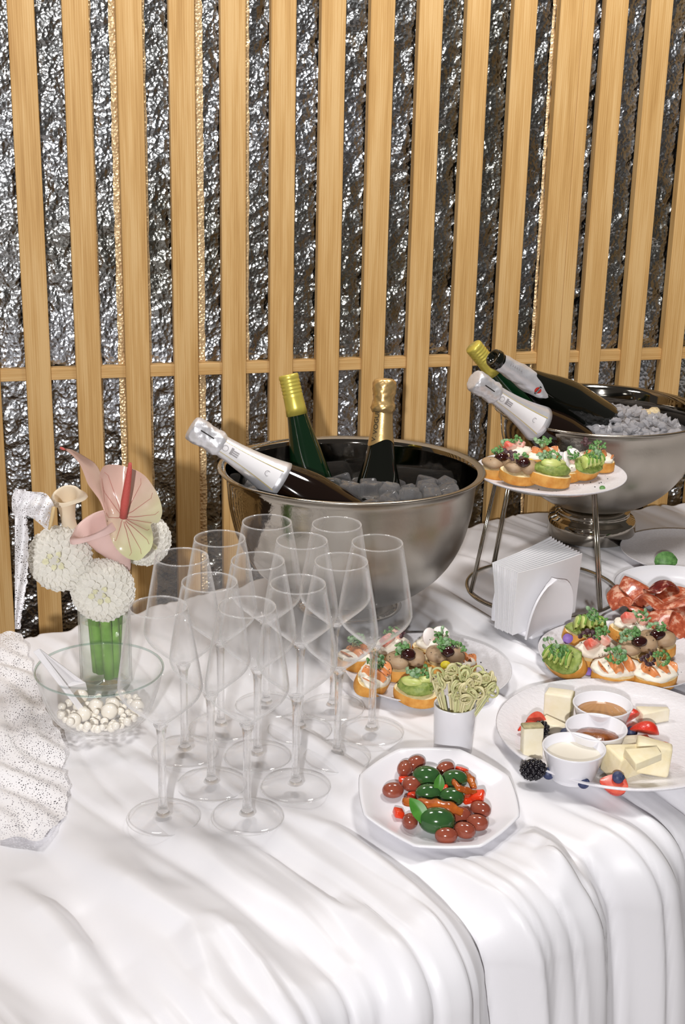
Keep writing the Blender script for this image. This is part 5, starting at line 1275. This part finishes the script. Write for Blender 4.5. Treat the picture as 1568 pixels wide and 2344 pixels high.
calla('cream calla lily upright at the left of the bouquet, by the lace', (at(166, 1262, FY + 0.030), at(160, 1215, FY + 0.024), at(154, 1170, FY + 0.016), at(150, 1138, FY + 0.004)), (0.0075, 0.0130, 0.0095, 0.0115, 0.0150), 5.2, M['calla'], (-0.020, 0.008, 0.146), (-0.014, 0.010, 0.010), M['calla'], 0.75)
calla('pink calla lily opening to the left beneath the anthurium', (at(290, 1306, FY + 0.030), at(272, 1268, FY + 0.026), at(250, 1236, FY + 0.020), at(226, 1208, FY + 0.010)), (0.0055, 0.0160, 0.0235, 0.0255), 3.3, M['calla_pink'], (0.010, 0.016, 0.146), (-0.004, 0.016, 0.010), M['calla_pink'], 0.5)

# ------------------------------------------------------------------ lace at the left
def lace_mat():
    t = NT('white_lace'); v = t.coord('Object')
    vo = t.n('ShaderNodeTexVoronoi', feature='DISTANCE_TO_EDGE'); vo.inputs['Scale'].default_value = 330; t.l(v, vo.inputs['Vector'])
    n = t.noise(v, 55, 2); th = t.n('ShaderNodeMath', operation='MULTIPLY_ADD'); th.inputs[1].default_value = 0.30; th.inputs[2].default_value = 0.11; t.l(n, th.inputs[0])
    g = t.n('ShaderNodeMath', operation='LESS_THAN'); t.l(vo.outputs['Distance'], g.inputs[0]); t.l(th.outputs[0], g.inputs[1])
    t.b.inputs['Base Color'].default_value = srgb(238, 236, 238); t.b.inputs['Roughness'].default_value = 0.8
    t.l(g.outputs[0], t.b.inputs['Alpha']); return t.m
M['lace'] = lace_mat()
LO = at(45, 1300, 1.70); lace = thing('lace_veil', 'white lace hanging and pooling at the left edge beside the white dahlia', 'lace', LO)
ed = [(1120, 60), (1150, 64), (1175, 60), (1200, 63), (1225, 65), (1240, 66), (1252, 63), (1268, 66), (1282, 63), (1300, 65), (1315, 61), (1332, 63), (1350, 58), (1375, 56), (1400, 51), (1420, 48), (1440, 47)]
ys = np.linspace(1120, 1440, 80); xs = np.interp(ys, [e[0] for e in ed], [e[1] for e in ed]) + 1.2 * np.sin(ys / 3.2)
P = np.zeros((80, 12, 3))
for i, y in enumerate(ys):
    for j in range(12): q = j / 11; P[i, j] = at(34 + (xs[i] - 34) * q, y, 1.70 + 0.006 * math.sin(q * 5 + y / 60)) - LO
m = MB(); m.grid(P); m.build('hanging_strip', M['lace'], lace)
def blobsheet(pts, Y, n=18, seed=0, amp=0.008):
    oc = catmull(pts, 4); c = np.mean([p for p in oc], 0); k = len(oc); P = np.zeros((n, k, 3))
    for i in range(n):
        for j in range(k):
            u = i / (n - 1); q = c + (oc[j] - c) * u; P[i, j] = at(q[0], q[1], Y + amp * math.sin(q[0] / 9 + q[1] / 17 + seed) + 0.004 * math.sin(q[1] / 6) + 0.010 * u * u) - LO
    m = MB(); m.grid(P, cv=True); return m
blobsheet([(30, 1128), (56, 1124), (80, 1126), (102, 1128), (116, 1142), (124, 1160), (119, 1190), (111, 1214), (92, 1200), (74, 1186), (58, 1180), (30, 1178)], 1.695).build('ruffle', M['lace'], lace)
blobsheet([(36, 1132), (70, 1130), (100, 1134), (112, 1160), (104, 1196), (80, 1182), (44, 1174)], 1.688, seed=3).build('ruffle', M['lace'], lace)
M['stitch'] = mat('tan_stitch_tape', (206, 180, 132), 0.7)
m = MB(); q = [at(123, 1160, 1.70), at(120, 1180, 1.70), at(116, 1200, 1.70), at(112, 1212, 1.70)]; m.tube([p - LO for p in q], [0.0022, 0.0026, 0.0024, 0.0016], 8); m.build('tape', M['stitch'], lace)
ed = [(1445, 48), (1475, 58), (1520, 72), (1560, 86), (1600, 98), (1640, 112), (1665, 130), (1690, 146), (1730, 149), (1750, 142), (1775, 148), (1800, 158), (1830, 152), (1860, 150), (1890, 130), (1915, 100)]
ys = np.linspace(1445, 1915, 110); xs = np.interp(ys, [e[0] for e in ed], [e[1] for e in ed]) + 2.5 * np.sin(ys / 5)
P = np.zeros((110, 30, 3))
for i, y in enumerate(ys):
    for j in range(30):
        q = j / 29; p = on(0 + xs[i] * q, y, TZ + 0.006); s_, t_ = st(p); P[i, j] = (p.x, p.y, TZ + 0.0052 + 0.0030 * math.sin(s_ * 160 + 3 * math.sin(t_ * 20)) + 0.0022 * math.sin(s_ * 70 - t_ * 40)); P[i, j] -= np.array(LO)
m = MB(); m.grid(P); m.build('pooled_panel', M['lace'], lace)
